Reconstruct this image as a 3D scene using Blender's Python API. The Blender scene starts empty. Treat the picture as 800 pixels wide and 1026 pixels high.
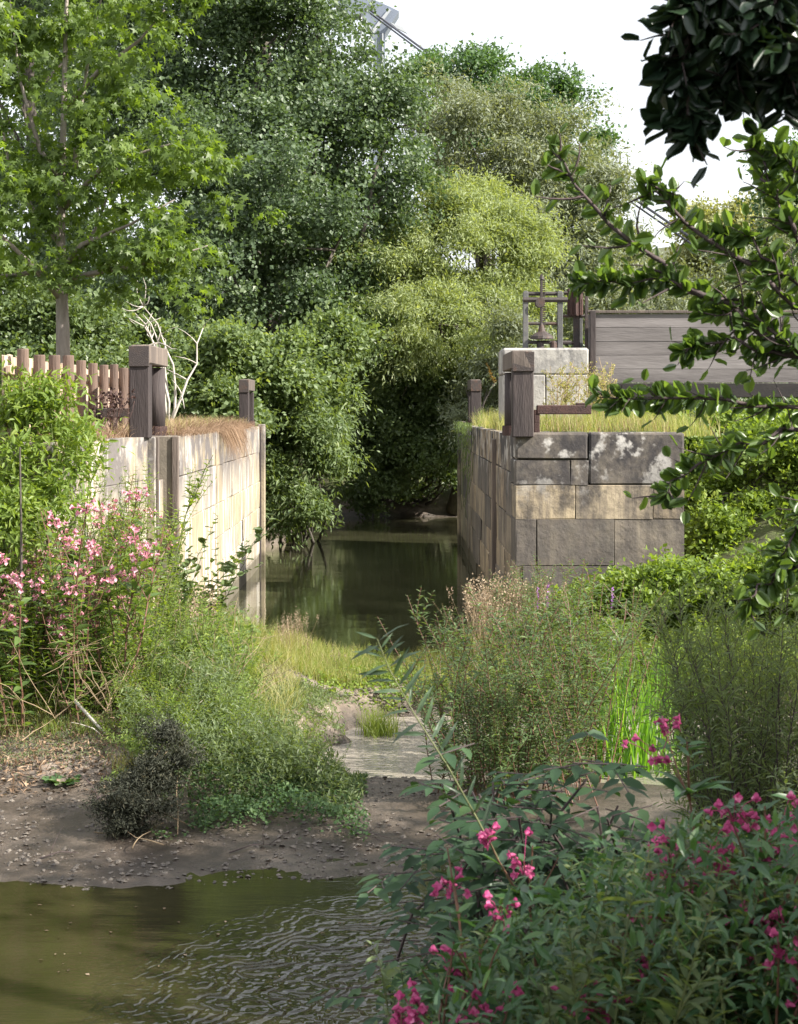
import bpy, math, random
import numpy as np
from mathutils import Vector, Matrix

rng = np.random.default_rng(7)
random.seed(7)
R = math.radians

# ------------------------------------------------------------------ camera, sky, sun
scene = bpy.context.scene
CAMZ, F = 3.3, 1600.0
cam_data = bpy.data.cameras.new("camera")
cam_data.sensor_fit = 'HORIZONTAL'
cam_data.sensor_width = 36
cam_data.lens = 72
cam_data.shift_x = 5 / 800
cam_data.shift_y = -(513 - 412) / 800
cam_data.clip_start = 0.1
cam_data.clip_end = 5000
cam_data.dof.use_dof = True
cam_data.dof.focus_distance = 22
cam_data.dof.aperture_fstop = 14
cam = bpy.data.objects.new("camera", cam_data)
scene.collection.objects.link(cam)
cam.location = (0, 0, CAMZ)
cam.rotation_euler = (R(90), 0, 0)
scene.camera = cam

SUN_EL, SUN_AZ = 37.0, 111.0            # azimuth clockwise from +Y (the viewing direction)
world = bpy.data.worlds.new("World")
scene.world = world
world.use_nodes = True
wn = world.node_tree
bg = wn.nodes["Background"]
sky = wn.nodes.new("ShaderNodeTexSky")
sky.sky_type = 'NISHITA'
sky.sun_disc = False
sky.sun_elevation = R(SUN_EL)
sky.sun_rotation = R(SUN_AZ)
sky.dust_density = 3.0
sky.air_density = 1.0
sky.ozone_density = 1.0
# thin bright cloud veil over the blue
wtc = wn.nodes.new("ShaderNodeTexCoord")
wno = wn.nodes.new("ShaderNodeTexNoise"); wno.inputs["Scale"].default_value = 2.2; wno.inputs["Detail"].default_value = 6
wn.links.new(wtc.outputs["Generated"], wno.inputs["Vector"])
wmr = wn.nodes.new("ShaderNodeMapRange")
wmr.inputs["From Min"].default_value = 0.30; wmr.inputs["From Max"].default_value = 0.7
wmr.inputs["To Min"].default_value = 0.6; wmr.inputs["To Max"].default_value = 0.85
wn.links.new(wno.outputs["Fac"], wmr.inputs["Value"])
wmx = wn.nodes.new("ShaderNodeMixRGB")
wmx.inputs["Color2"].default_value = (8.2, 8.3, 8.5, 1)
wn.links.new(wmr.outputs["Result"], wmx.inputs["Fac"])
wn.links.new(sky.outputs["Color"], wmx.inputs["Color1"])
wn.links.new(wmx.outputs["Color"], bg.inputs["Color"])
bg.inputs["Strength"].default_value = 0.083

sun_data = bpy.data.lights.new("sun", 'SUN')
sun_data.energy = 5.0
sun_data.angle = R(0.6)
sun_data.color = (1.0, 0.94, 0.84)
sun = bpy.data.objects.new("sun", sun_data)
scene.collection.objects.link(sun)
az, el = R(SUN_AZ), R(SUN_EL)
SUNV = Vector((math.sin(az) * math.cos(el), math.cos(az) * math.cos(el), math.sin(el)))
sun.rotation_euler = SUNV.to_track_quat('Z', 'Y').to_euler()
sun.location = SUNV * 60

scene.view_settings.view_transform = 'Standard'
scene.view_settings.look = 'None'
scene.view_settings.gamma = 1
scene.view_settings.exposure = 1.3
scene.view_settings.use_curve_mapping = False
scene.render.engine = 'CYCLES'
scene.cycles.max_bounces = 5
scene.cycles.diffuse_bounces = 3
scene.cycles.glossy_bounces = 3
scene.cycles.transmission_bounces = 3
scene.cycles.transparent_max_bounces = 4
scene.cycles.sample_clamp_indirect = 4
scene.cycles.caustics_reflective = False
scene.cycles.caustics_refractive = False

# ------------------------------------------------------------------ helpers
def P(px, py, Y):
    s = F / Y
    return np.array(((px - 395) / s, Y, CAMZ - (py - 412) / s))

def sm(a, b, x):
    t = np.clip((x - a) / (b - a), 0, 1)
    return t * t * (3 - 2 * t)

def vnoise(x, y, seed=0):
    xi, yi = np.floor(x).astype(np.int64), np.floor(y).astype(np.int64)
    xf, yf = x - xi, y - yi
    def h(a, b):
        n = (a * 374761393 + b * 668265263 + seed * 144665) & 0x7fffffff
        n = ((n ^ (n >> 13)) * 1274126177) & 0x7fffffff
        return ((n ^ (n >> 16)) & 0xffff) / 65535.0
    u, v = xf * xf * (3 - 2 * xf), yf * yf * (3 - 2 * yf)
    return (h(xi, yi) * (1 - u) + h(xi + 1, yi) * u) * (1 - v) + (h(xi, yi + 1) * (1 - u) + h(xi + 1, yi + 1) * u) * v

def fbm(x, y, seed=0, o=4):
    r, a, t = 0, 1.0, 0
    for i in range(o):
        r = r + a * vnoise(x * 2 ** i, y * 2 ** i, seed + i * 17); t += a; a *= .5
    return r / t - .5

def nrm(v):
    return v / np.maximum(np.linalg.norm(v, axis=-1, keepdims=True), 1e-9)

def rdir(n):
    return nrm(rng.normal(size=(n, 3)))

class MB:
    """collects geometry chunks with a material slot and a per-chunk variation value"""
    def __init__(self):
        self.v, self.l, self.s, self.m, self.a = [], [], [], [], []
        self.nv = self.nl = 0
    def add(self, verts, loops, sizes, mat=0, var=None):
        verts = np.asarray(verts, dtype=np.float32).reshape(-1, 3)
        loops = np.asarray(loops, dtype=np.int64).ravel()
        sizes = np.asarray(sizes, dtype=np.int64).ravel()
        self.v.append(verts); self.l.append(loops + self.nv); self.s.append(sizes)
        self.m.append(np.full(len(sizes), mat, dtype=np.int32))
        if var is None: var = rng.random()
        self.a.append(np.broadcast_to(np.asarray(var, dtype=np.float32), (len(verts),)).copy())
        self.nv += len(verts)
    def polys(self, verts, faces, mat=0, var=None):
        self.add(verts, [i for f in faces for i in f], [len(f) for f in faces], mat, var)
    def build(self, name, mats, parent=None, smooth=False, loc=None):
        v = np.concatenate(self.v); l = np.concatenate(self.l); s = np.concatenate(self.s)
        m = np.concatenate(self.m); a = np.concatenate(self.a)
        me = bpy.data.meshes.new(name)
        me.vertices.add(len(v)); me.vertices.foreach_set("co", v.ravel())
        me.loops.add(len(l)); me.loops.foreach_set("vertex_index", l.astype(np.int32))
        me.polygons.add(len(s))
        st = np.concatenate(([0], np.cumsum(s)[:-1])).astype(np.int32)
        me.polygons.foreach_set("loop_start", st)
        me.polygons.foreach_set("material_index", m)
        me.polygons.foreach_set("use_smooth", np.full(len(s), smooth, dtype=bool))
        at = me.attributes.new("var", 'FLOAT', 'POINT'); at.data.foreach_set("value", a)
        me.update(calc_edges=True)
        for x in (mats if isinstance(mats, (list, tuple)) else [mats]): me.materials.append(x)
        o = bpy.data.objects.new(name, me)
        scene.collection.objects.link(o)
        if parent: o.parent = parent
        if loc is not None: o.location = tuple(float(c) for c in loc)
        return o

def tag(o, label=None, cat=None, group=None, kind=None):
    if label: o["label"] = label
    if cat: o["category"] = cat
    if group: o["group"] = group
    if kind: o["kind"] = kind
    return o

def empty(name, loc=(0, 0, 0), rz=0, label=None, cat=None, group=None, scale=1):
    o = bpy.data.objects.new(name, None)
    scene.collection.objects.link(o)
    o.empty_display_size = .2
    o.location = tuple(float(c) for c in loc); o.rotation_euler = (0, 0, rz); o.scale = (scale,) * 3
    return tag(o, label, cat, group)

def copy_tree(o, parent=None):
    c = o.copy(); scene.collection.objects.link(c)
    c.parent = parent
    for ch in list(o.children): copy_tree(ch, c)
    return c

# ---- chamfered box
_cor = [(i, j, k) for i in (-1, 1) for j in (-1, 1) for k in (-1, 1)]
def _cidx(c): return ((c[0] > 0) * 4 + (c[1] > 0) * 2 + (c[2] > 0))
_cf = []
for a in range(3):
    b, c = (a + 1) % 3, (a + 2) % 3
    for sgn in (-1, 1):
        q = []
        for (u, w) in ((-1, -1), (1, -1), (1, 1), (-1, 1)):
            t = [0, 0, 0]; t[a] = sgn; t[b] = u; t[c] = w
            q.append(_cidx(t) * 3 + a)
        _cf.append(q if sgn > 0 else q[::-1])
    for u in (-1, 1):
        for w in (-1, 1):
            t0 = [0, 0, 0]; t0[b] = u; t0[c] = w; t1 = list(t0); t0[a] = -1; t1[a] = 1
            i0, i1 = _cidx(t0) * 3, _cidx(t1) * 3
            _cf.append([i0 + b, i0 + c, i1 + c, i1 + b])
for i in range(8): _cf.append([i * 3, i * 3 + 1, i * 3 + 2])

def box(mb, c, size, bev=.01, mat=0, var=None, rot=None, jit=0):
    h = np.array(size) / 2
    v = []
    for q in _cor:
        q = np.array(q)
        for a in range(3):
            e = h - bev; e[a] = h[a]
            v.append(q * e)
    v = np.array(v)
    if jit: v += rng.normal(size=v.shape) * jit
    if rot is not None: v = v @ np.array(rot).T
    mb.polys(v + np.array(c), _cf, mat, var)

def rotm(z=0, y=0, x=0):
    return np.array(Matrix.Rotation(z, 3, 'Z') @ Matrix.Rotation(y, 3, 'Y') @ Matrix.Rotation(x, 3, 'X'))

def tube(mb, pts, rad, n=6, mat=0, var=None, cap=True):
    pts = np.array(pts, dtype=float); k = len(pts)
    rad = np.broadcast_to(np.array(rad, dtype=float), (k,))
    d = np.gradient(pts, axis=0); d = nrm(d)
    ref = np.array((0, 0, 1.0)) if abs(d[0][2]) < .8 else np.array((1.0, 0, 0))
    u = nrm(np.cross(d, ref)); w = np.cross(d, u)
    an = np.arange(n) / n * 2 * math.pi
    v = pts[:, None] + rad[:, None, None] * (np.cos(an)[None, :, None] * u[:, None] + np.sin(an)[None, :, None] * w[:, None])
    f = [[i * n + j, i * n + (j + 1) % n, (i + 1) * n + (j + 1) % n, (i + 1) * n + j] for i in range(k - 1) for j in range(n)]
    if cap: f += [list(range(n))[::-1], [(k - 1) * n + j for j in range(n)]]
    mb.polys(v.reshape(-1, 3), f, mat, var)

def curve(a, b, bend=0.0, k=6, sag=0.0):
    a, b = np.array(a, float), np.array(b, float); L = np.linalg.norm(b - a)
    t = np.linspace(0, 1, k)[:, None]
    off = rng.normal(size=3) * bend * L
    wob = rng.normal(size=(k, 3)) * bend * L * .18; wob[0] = 0; wob[-1] = 0
    return a + (b - a) * t + off * (4 * t * (1 - t)) + wob + np.array((0, 0, -sag)) * (4 * t * (1 - t))

# ---- leaves
T_DIA = (np.array([(0, 0, 0), (.34, .42, .06), (0, 1, -.04), (-.34, .5, .06)]), [[0, 1, 2, 3]])
T_NAR = (np.array([(0, 0, 0), (.1, .4, .02), (0, 1, -.1), (-.1, .4, .02)]), [[0, 1, 2, 3]])
T_LAN = (np.array([(0, 0, 0), (0, .35, -.02), (0, .7, -.03), (0, 1, -.12), (.15, .3, .04), (.12, .65, .02), (-.15, .3, .04), (-.12, .65, .02)]),
         [[0, 4, 1], [1, 4, 5, 2], [2, 5, 3], [0, 1, 6], [1, 2, 7, 6], [2, 3, 7]])
T_WIL = (np.array([(0, 0, 0), (0, .35, 0), (0, .7, -.05), (0, 1, -.16), (.065, .3, .02), (.055, .65, -.02), (-.065, .3, .02), (-.055, .65, -.02)]),
         T_LAN[1])
# rounded alder leaf, folded on the midrib, slightly wavy rim
def _oval(w, tip, k=6):
    mid = [(0, -.1 + 1.06 * i / k, -.03 - .05 * (i / k) ** 2) for i in range(k + 1)]; rim = []
    for i in range(1, k):
        t = i / k; ww = w * math.sin(math.pi * t ** .85) ** .62 * (1 + .05 * math.sin(i * 2.4))
        rim.append((ww, -.1 + 1.06 * t + .03, .05 + .02 * math.sin(i * 1.7)))
    V = mid + rim + [(-x, y, z * .8) for x, y, z in rim]; r0, l0 = k + 1, 2 * k; f = []
    for o_ in (r0, l0):
        f.append([0, o_, 1])
        for i in range(1, k - 1): f.append([i, o_ + i - 1, o_ + i, i + 1])
        f.append([k - 1, o_ + k - 2, k])
    return np.array(V), f
T_OVA = _oval(.36, 0)
# five-lobed maple leaf
_mp = []
for i, (ang, r) in enumerate([(-150, .28), (-120, .55), (-85, .3), (-50, .85), (-25, .38), (0, 1.0), (25, .38), (50, .85), (85, .3), (120, .55), (150, .28)]):
    _mp.append((math.sin(R(ang)) * r * .8, math.cos(R(ang)) * r * .75 + .25, -.12 * r))
T_MAP = (np.array([(0, .2, .0)] + _mp), [[0, 11 - i + 0, 11 - i - 1] for i in range(0, 10)])
T_MAP = (T_MAP[0], [[0, i + 1, i + 2] for i in range(10)])

def leaves(mb, pos, axis, normal, size, tpl=T_DIA, mat=0, var=None, wid=1.0):
    V, faces = tpl; n = len(pos)
    if n == 0: return
    y = nrm(axis); x = nrm(np.cross(y, normal)); z = np.cross(x, y)
    size = np.broadcast_to(np.asarray(size, float), (n,))
    vv = (V[None, :, 0, None] * x[:, None] * wid + V[None, :, 1, None] * y[:, None] + V[None, :, 2, None] * z[:, None]) * size[:, None, None] + pos[:, None]
    k = len(V); fl = np.array([i for f in faces for i in f]); fs = np.array([len(f) for f in faces])
    loops = (fl[None] + (np.arange(n) * k)[:, None]).ravel()
    if var is None: var = rng.random(n)
    mb.add(vv.reshape(-1, 3), loops, np.tile(fs, n), mat, np.repeat(var, k))

def blades(mb, pos, h, w, lean, seg=3, mat=0, var=None, droop=.5, az=None):
    """curved grass blades: pos (n,3), h height, w width, lean horizontal reach"""
    n = len(pos)
    h = np.broadcast_to(np.asarray(h, float), (n,)); w = np.broadcast_to(np.asarray(w, float), (n,)); lean = np.broadcast_to(np.asarray(lean, float), (n,))
    if az is None: az = rng.random(n) * 2 * math.pi
    d = np.stack([np.cos(az), np.sin(az), np.zeros(n)], 1)
    fa = az + rng.normal(size=n) * .9 + math.pi / 2
    side = np.stack([np.cos(fa), np.sin(fa), np.zeros(n)], 1)
    rows = []
    for i in range(seg + 1):
        t = i / seg
        p = pos + d * (lean * t ** 1.7)[:, None]
        p[:, 2] += h * (t - droop * t * t * np.clip(lean / h, 0, 1.4))
        ww = w * (1 - t ** 1.6) if i < seg else w * 0
        if i < seg: rows += [p - side * ww[:, None] / 2, p + side * ww[:, None] / 2]
        else: rows += [p]
    k = 2 * seg + 1
    vv = np.stack(rows, 1)
    faces = [[2 * i, 2 * i + 1, 2 * i + 3, 2 * i + 2] for i in range(seg - 1)] + [[2 * seg - 2, 2 * seg - 1, 2 * seg]]
    fl = np.array([i for f in faces for i in f]); fs = np.array([len(f) for f in faces])
    loops = (fl[None] + (np.arange(n) * k)[:, None]).ravel()
    if var is None: var = rng.random(n)
    mb.add(vv.reshape(-1, 3), loops, np.tile(fs, n), mat, np.repeat(var, k))

# ------------------------------------------------------------------ materials
def mat_new(name):
    m = bpy.data.materials.new(name); m.use_nodes = True
    nt = m.node_tree
    for n in list(nt.nodes): nt.nodes.remove(n)
    return m, nt

def N(nt, typ, **kw):
    n = nt.nodes.new(typ)
    for k, v in kw.items():
        if k in n.inputs.keys(): n.inputs[k].default_value = v
        else: setattr(n, k, v)
    return n

def ramp(nt, fac, stops):
    r = nt.nodes.new("ShaderNodeValToRGB")
    e = r.color_ramp.elements
    while len(e) < len(stops): e.new(.5)
    for i, (p, c) in enumerate(stops):
        e[i].position = p; e[i].color = (*c, 1) if len(c) == 3 else c
    nt.links.new(fac, r.inputs["Fac"])
    return r.outputs["Color"]

def leafmat(name, c0, c1, c2=None, trans=.35, rough=.45, spec=.5, tc=None):
    m, nt = mat_new(name)
    at = N(nt, "ShaderNodeAttribute", attribute_name="var")
    st = [(0, c0), (.75, c1), (1, c2 or c1)]
    col = ramp(nt, at.outputs["Fac"], st)
    pb = N(nt, "ShaderNodeBsdfPrincipled")
    pb.inputs["Roughness"].default_value = rough
    pb.inputs["Specular IOR Level"].default_value = spec
    nt.links.new(col, pb.inputs["Base Color"])
    tr = N(nt, "ShaderNodeBsdfTranslucent")
    mx = N(nt, "ShaderNodeMixRGB", blend_type='MULTIPLY'); mx.inputs["Fac"].default_value = 1
    nt.links.new(col, mx.inputs["Color1"]); mx.inputs["Color2"].default_value = (*(tc or (2.1, 2.0, .7)), 1)
    nt.links.new(mx.outputs["Color"], tr.inputs["Color"])
    ms = N(nt, "ShaderNodeMixShader"); ms.inputs["Fac"].default_value = trans
    nt.links.new(pb.outputs[0], ms.inputs[1]); nt.links.new(tr.outputs[0], ms.inputs[2])
    out = N(nt, "ShaderNodeOutputMaterial"); nt.links.new(ms.outputs[0], out.inputs["Surface"])
    return m

def surfmat(name, stops, scale=(3, 3, 3), rough=.85, bump=.3, bscale=40, detail=6, varmix=.5, metallic=0, rot=(0, 0, 0), bdist=.02):
    """noise-coloured surface with per-piece variation"""
    m, nt = mat_new(name)
    tc = N(nt, "ShaderNodeTexCoord"); mp = N(nt, "ShaderNodeMapping")
    mp.inputs["Scale"].default_value = scale; mp.inputs["Rotation"].default_value = rot
    nt.links.new(tc.outputs["Object"], mp.inputs["Vector"])
    no = N(nt, "ShaderNodeTexNoise"); no.inputs["Scale"].default_value = 1; no.inputs["Detail"].default_value = detail; no.inputs["Roughness"].default_value = .65
    nt.links.new(mp.outputs[0], no.inputs["Vector"])
    at = N(nt, "ShaderNodeAttribute", attribute_name="var")
    ma = N(nt, "ShaderNodeMath", operation='MULTIPLY_ADD')
    nt.links.new(at.outputs["Fac"], ma.inputs[0]); ma.inputs[1].default_value = varmix * .6
    ad = N(nt, "ShaderNodeMath", operation='MULTIPLY_ADD'); nt.links.new(no.outputs["Fac"], ad.inputs[0]); ad.inputs[1].default_value = 1.6; ad.inputs[2].default_value = -.3 - varmix * .3
    nt.links.new(ad.outputs[0], ma.inputs[2])
    col = ramp(nt, ma.outputs[0], stops)
    pb = N(nt, "ShaderNodeBsdfPrincipled"); pb.inputs["Roughness"].default_value = rough; pb.inputs["Metallic"].default_value = metallic
    nt.links.new(col, pb.inputs["Base Color"])
    n2 = N(nt, "ShaderNodeTexNoise"); n2.inputs["Scale"].default_value = bscale; n2.inputs["Detail"].default_value = 5
    mp2 = N(nt, "ShaderNodeMapping"); mp2.inputs["Scale"].default_value = tuple(c / max(scale) for c in scale)
    nt.links.new(tc.outputs["Object"], mp2.inputs["Vector"]); nt.links.new(mp2.outputs[0], n2.inputs["Vector"])
    bp = N(nt, "ShaderNodeBump"); bp.inputs["Strength"].default_value = bump; bp.inputs["Distance"].default_value = bdist
    nt.links.new(n2.outputs["Fac"], bp.inputs["Height"]); nt.links.new(bp.outputs[0], pb.inputs["Normal"])
    out = N(nt, "ShaderNodeOutputMaterial"); nt.links.new(pb.outputs[0], out.inputs["Surface"])
    return m

def stonemat(name, base, streak, crust, crust_lo, crust_hi, lichen, zfade, streak_amt, white_amt=0.0):
    """block stone: per-block tint, vertical run stains, dark weather crust, pale lichen"""
    m, nt = mat_new(name); L = nt.links.new
    geo = N(nt, "ShaderNodeNewGeometry")
    at = N(nt, "ShaderNodeAttribute", attribute_name="var")
    col = ramp(nt, at.outputs["Fac"], base)
    def noise(sc, detail=6, scv=(1, 1, 1), rough=.6):
        mp = N(nt, "ShaderNodeMapping"); mp.inputs["Scale"].default_value = scv
        L(geo.outputs["Position"], mp.inputs["Vector"])
        n = N(nt, "ShaderNodeTexNoise"); n.inputs["Scale"].default_value = sc; n.inputs["Detail"].default_value = detail; n.inputs["Roughness"].default_value = rough
        L(mp.outputs[0], n.inputs["Vector"]); return n.outputs["Fac"]
    def mr(v, a, b, c=0, d=1):
        n = N(nt, "ShaderNodeMapRange"); L(v, n.inputs["Value"])
        for k, x in zip(("From Min", "From Max", "To Min", "To Max"), (a, b, c, d)): n.inputs[k].default_value = x
        return n.outputs["Result"]
    def mul(a, b):
        n = N(nt, "ShaderNodeMath", operation='MULTIPLY'); L(a, n.inputs[0])
        if isinstance(b, float): n.inputs[1].default_value = b
        else: L(b, n.inputs[1])
        return n.outputs[0]
    def mix(f, a, b):
        n = N(nt, "ShaderNodeMixRGB"); L(f, n.inputs["Fac"]); L(a, n.inputs["Color1"])
        if isinstance(b, tuple): n.inputs["Color2"].default_value = (*b, 1)
        else: L(b, n.inputs["Color2"])
        return n.outputs["Color"]
    fine = noise(9, 8)
    col = mix(mr(fine, .3, .75, 0, .35), col, tuple(c * .55 for c in base[0][1]))
    st = mul(mr(noise(1.0, 6, (6.5, 6.5, .3), .7), .44, .58), streak_amt)
    col = mix(st, col, streak)
    st2 = mul(mr(noise(1.3, 5, (5.0, 5.0, .28), .65), .54, .6), white_amt)
    col = mix(st2, col, (.74, .71, .66))
    pit = mr(noise(30, 4), .62, .7, 0, .5)
    col = mix(pit, col, tuple(c * .5 for c in streak))
    sep = N(nt, "ShaderNodeSeparateXYZ"); L(geo.outputs["Position"], sep.inputs[0])
    zf = mr(sep.outputs["Z"], *zfade)
    cr = mul(mr(noise(1.6, 9, (1, 1, .8), .7), crust_lo, crust_hi), zf)
    col = mix(cr, col, crust)
    ptop = mul(mr(noise(2.4, 6, (1, 1, 1), .6), .54, .6), mr(sep.outputs["Z"], 2.0, 2.9, .0, 1))
    col = mix(mul(ptop, lichen), col, (.46, .44, .42))
    wet = mr(sep.outputs["Z"], .22, .36, .85, 0)
    col = mix(wet, col, (.075, .065, .04))
    pb = N(nt, "ShaderNodeBsdfPrincipled"); pb.inputs["Roughness"].default_value = .9
    L(col, pb.inputs["Base Color"])
    bp = N(nt, "ShaderNodeBump"); bp.inputs["Strength"].default_value = .6; bp.inputs["Distance"].default_value = .02
    L(noise(14, 8), bp.inputs["Height"]); L(bp.outputs[0], pb.inputs["Normal"])
    out = N(nt, "ShaderNodeOutputMaterial"); L(pb.outputs[0], out.inputs["Surface"])
    return m

M = {}
M['stone_pale'] = stonemat("pale_limestone", [(0, (.46, .37, .23)), (.4, (.42, .35, .23)), (.6, (.52, .48, .42)), (.8, (.45, .38, .27)), (1, (.36, .33, .29))],
                           (.19, .155, .115), (.14, .125, .12), .38, .54, .5, (1.8, 2.5, .12, 1.0), .85, .85)
M['stone_dark'] = stonemat("weathered_limestone", [(0, (.40, .31, .21)), (.4, (.53, .43, .29)), (.65, (.28, .24, .19)), (.8, (.17, .15, .128)), (1, (.12, .108, .095))],
                           (.10, .085, .08), (.04, .036, .038), .40, .56, 1.0, (1.2, 2.75, .5, 1.0), .6)
M['stone_block'] = stonemat("grey_limestone", [(0, (.36, .34, .32)), (1, (.44, .42, .39))],
                            (.2, .19, .18), (.08, .08, .09), .46, .62, .6, (3.3, 4.4, .1, .9), .4)
M['mortar'] = surfmat("old_mortar", [(0, (.08, .07, .06)), (1, (.22, .19, .15))], (4, 4, 4))
M['wood_dark'] = surfmat("dark_oak", [(0, (.022, .016, .017)), (.55, (.042, .032, .032)), (1, (.09, .07, .066))], (9, 9, 1.0), .8, .5, 60)
M['wood_mid'] = surfmat("sunlit_oak", [(0, (.055, .042, .038)), (.5, (.11, .088, .076)), (1, (.22, .175, .145))], (9, 9, 1.0), .8, .5, 60)  # lighter copy of the oak, a sunlit tone put into its colour
M['wood_log'] = surfmat("log_wood", [(0, (.06, .042, .034)), (.5, (.135, .09, .07)), (1, (.24, .175, .14))], (9, 9, 1.0), .85, .5, 60)
M['wood_pale'] = surfmat("pale_board", [(0, (.28, .19, .14)), (.5, (.46, .34, .26)), (1, (.6, .48, .38))], (9, 9, 1.0), .85, .4, 60)
M['plank'] = surfmat("grey_planks", [(0, (.085, .075, .075)), (.5, (.155, .14, .14)), (1, (.24, .22, .22))], (.9, 8, 8), .8, .25, 60, varmix=.9)
M['beam'] = surfmat("tarred_beam", [(0, (.008, .007, .008)), (1, (.03, .024, .022))], (3, 6, 6), .8, .2, 50)
M['iron'] = surfmat("old_iron", [(0, (.025, .02, .022)), (.6, (.05, .038, .035)), (1, (.11, .055, .035))], (6, 6, 6), .6, .4, 80)
M['iron_grey'] = surfmat("grey_painted_iron", [(0, (.05, .05, .05)), (.6, (.1, .1, .1)), (1, (.17, .16, .15))], (6, 6, 6), .6, .3, 80)
M['rust'] = surfmat("rust", [(0, (.03, .018, .017)), (.6, (.06, .03, .026)), (1, (.13, .055, .04))], (8, 8, 8), .8, .5, 60)
M['steel'] = surfmat("painted_steel", [(0, (.17, .20, .26)), (1, (.22, .25, .31))], (.6, .6, .3), .5, .02, 10)
M['steel_lt'] = surfmat("pale_steel", [(0, (.4, .42, .45)), (1, (.5, .52, .55))], (.6, .6, .3), .5, .02, 10)
M['cable'] = surfmat("cable", [(0, (.06, .06, .08)), (1, (.1, .1, .12))], (1, 1, 1), .5, .02, 10)
M['bark'] = surfmat("bark", [(0, (.04, .034, .03)), (.5, (.085, .072, .06)), (1, (.15, .13, .11))], (12, 12, 3), .9, .6, 60)
M['bark_pale'] = surfmat("pale_bark", [(0, (.14, .11, .10)), (.5, (.24, .20, .18)), (1, (.36, .32, .29))], (12, 12, 3), .9, .4, 60)
M['twig'] = surfmat("twig_bark", [(0, (.04, .03, .03)), (1, (.09, .06, .06))], (12, 12, 12), .8, .3, 80)
M['deadwood'] = surfmat("bleached_wood", [(0, (.32, .28, .24)), (1, (.62, .58, .54))], (12, 12, 4), .9, .3, 60)
M['stem_red'] = surfmat("red_stem", [(0, (.09, .05, .03)), (1, (.2, .09, .06))], (12, 12, 4), .6, .1, 60)
M['stem_green'] = surfmat("green_stem", [(0, (.06, .09, .025)), (1, (.13, .14, .05))], (12, 12, 4), .6, .1, 60)
M['stem_dry'] = surfmat("dry_stem", [(0, (.16, .11, .06)), (1, (.38, .29, .19))], (12, 12, 4), .9, .1, 60)
# leaves
M['l_alder'] = leafmat("alder_leaf", (.058, .094, .047), (.096, .14, .068), (.15, .2, .098), .3, .46, .48, (1.9, 2.0, .8))
M['l_alder2'] = leafmat("far_tree_leaf", (.05, .1, .04), (.08, .15, .05), (.1, .18, .06), .28, .5)
M['l_maple'] = leafmat("maple_leaf", (.075, .12, .034), (.125, .185, .05), (.19, .25, .075), .46, .45, .4, (2.0, 2.0, .5))
M['l_willow'] = leafmat("willow_leaf", (.17, .215, .095), (.26, .31, .145), (.34, .38, .21), .38, .5, .4)
M['l_willow_g'] = leafmat("grey_willow_leaf", (.13, .155, .1), (.19, .22, .145), (.27, .3, .21), .3, .5, .4)
M['l_ash'] = leafmat("ash_leaf", (.09, .135, .055), (.145, .2, .08), (.23, .28, .12), .38, .5, .4)
M['l_elder'] = leafmat("elder_leaf", (.022, .05, .024), (.036, .078, .034), (.065, .12, .045), .25, .55, .28)
M['l_mid'] = leafmat("green_herb_leaf", (.06, .1, .04), (.1, .16, .06), (.17, .23, .095), .38, .45, .5)
M['l_bushy'] = leafmat("tangled_leaf", (.022, .025, .016), (.04, .045, .026), (.12, .105, .06), .12, .7)
M['l_shrub'] = leafmat("shrub_leaf", (.075, .115, .045), (.12, .17, .065), (.17, .22, .09), .35, .42)
M['l_dark'] = leafmat("dark_shrub_leaf", (.035, .06, .034), (.055, .095, .05), (.08, .13, .065), .26, .4, .6)
M['l_yellow'] = leafmat("yellowing_leaf", (.17, .19, .08), (.25, .26, .11), (.32, .32, .15), .3, .6)
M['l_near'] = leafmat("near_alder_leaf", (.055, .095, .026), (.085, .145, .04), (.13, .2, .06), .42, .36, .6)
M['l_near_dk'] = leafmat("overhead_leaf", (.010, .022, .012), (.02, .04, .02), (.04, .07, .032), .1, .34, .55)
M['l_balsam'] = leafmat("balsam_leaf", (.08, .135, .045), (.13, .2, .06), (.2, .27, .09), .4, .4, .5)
M['l_balsam_s'] = leafmat("shaded_balsam_leaf", (.03, .075, .035), (.055, .12, .045), (.09, .17, .06), .3, .4, .5)  # darker copy of the balsam leaf, bank shade put into its colour
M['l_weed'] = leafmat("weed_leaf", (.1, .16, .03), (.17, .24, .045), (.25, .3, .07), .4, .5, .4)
M['l_weed_s'] = leafmat("shaded_weed_leaf", (.095, .13, .06), (.135, .185, .08), (.2, .25, .12), .4, .5, .4)  # duller copy of the weed leaf with shade put into the colour
M['l_low'] = leafmat("cress_leaf", (.045, .088, .036), (.07, .125, .048), (.11, .17, .07), .28, .6, .25)
M['g_lush'] = leafmat("lush_grass", (.12, .17, .04), (.19, .25, .06), (.3, .34, .11), .4, .5, .3)
M['g_pale'] = leafmat("pale_grass", (.2, .22, .08), (.33, .32, .15), (.48, .42, .25), .35, .6, .3)
M['g_dry'] = leafmat("dry_grass", (.2, .13, .08), (.32, .22, .15), (.45, .34, .24), .2, .8, .2, (1.2, 1.1, .9))
M['g_iris'] = leafmat("iris_blade", (.07, .17, .025), (.13, .27, .04), (.2, .36, .07), .4, .4, .5)
M['petal'] = leafmat("pink_petal", (.42, .05, .17), (.55, .1, .26), (.7, .26, .42), .3, .5, .3, (1.2, 1, 1.1))
M['petal_pale'] = leafmat("pale_pink_petal", (.6, .22, .3), (.75, .4, .48), (.85, .62, .66), .3, .5, .3, (1.2, 1, 1.1))
M['petal_purple'] = leafmat("purple_petal", (.3, .12, .36), (.42, .2, .5), (.5, .3, .6), .3, .5, .3, (1.2, 1, 1.2))
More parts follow.
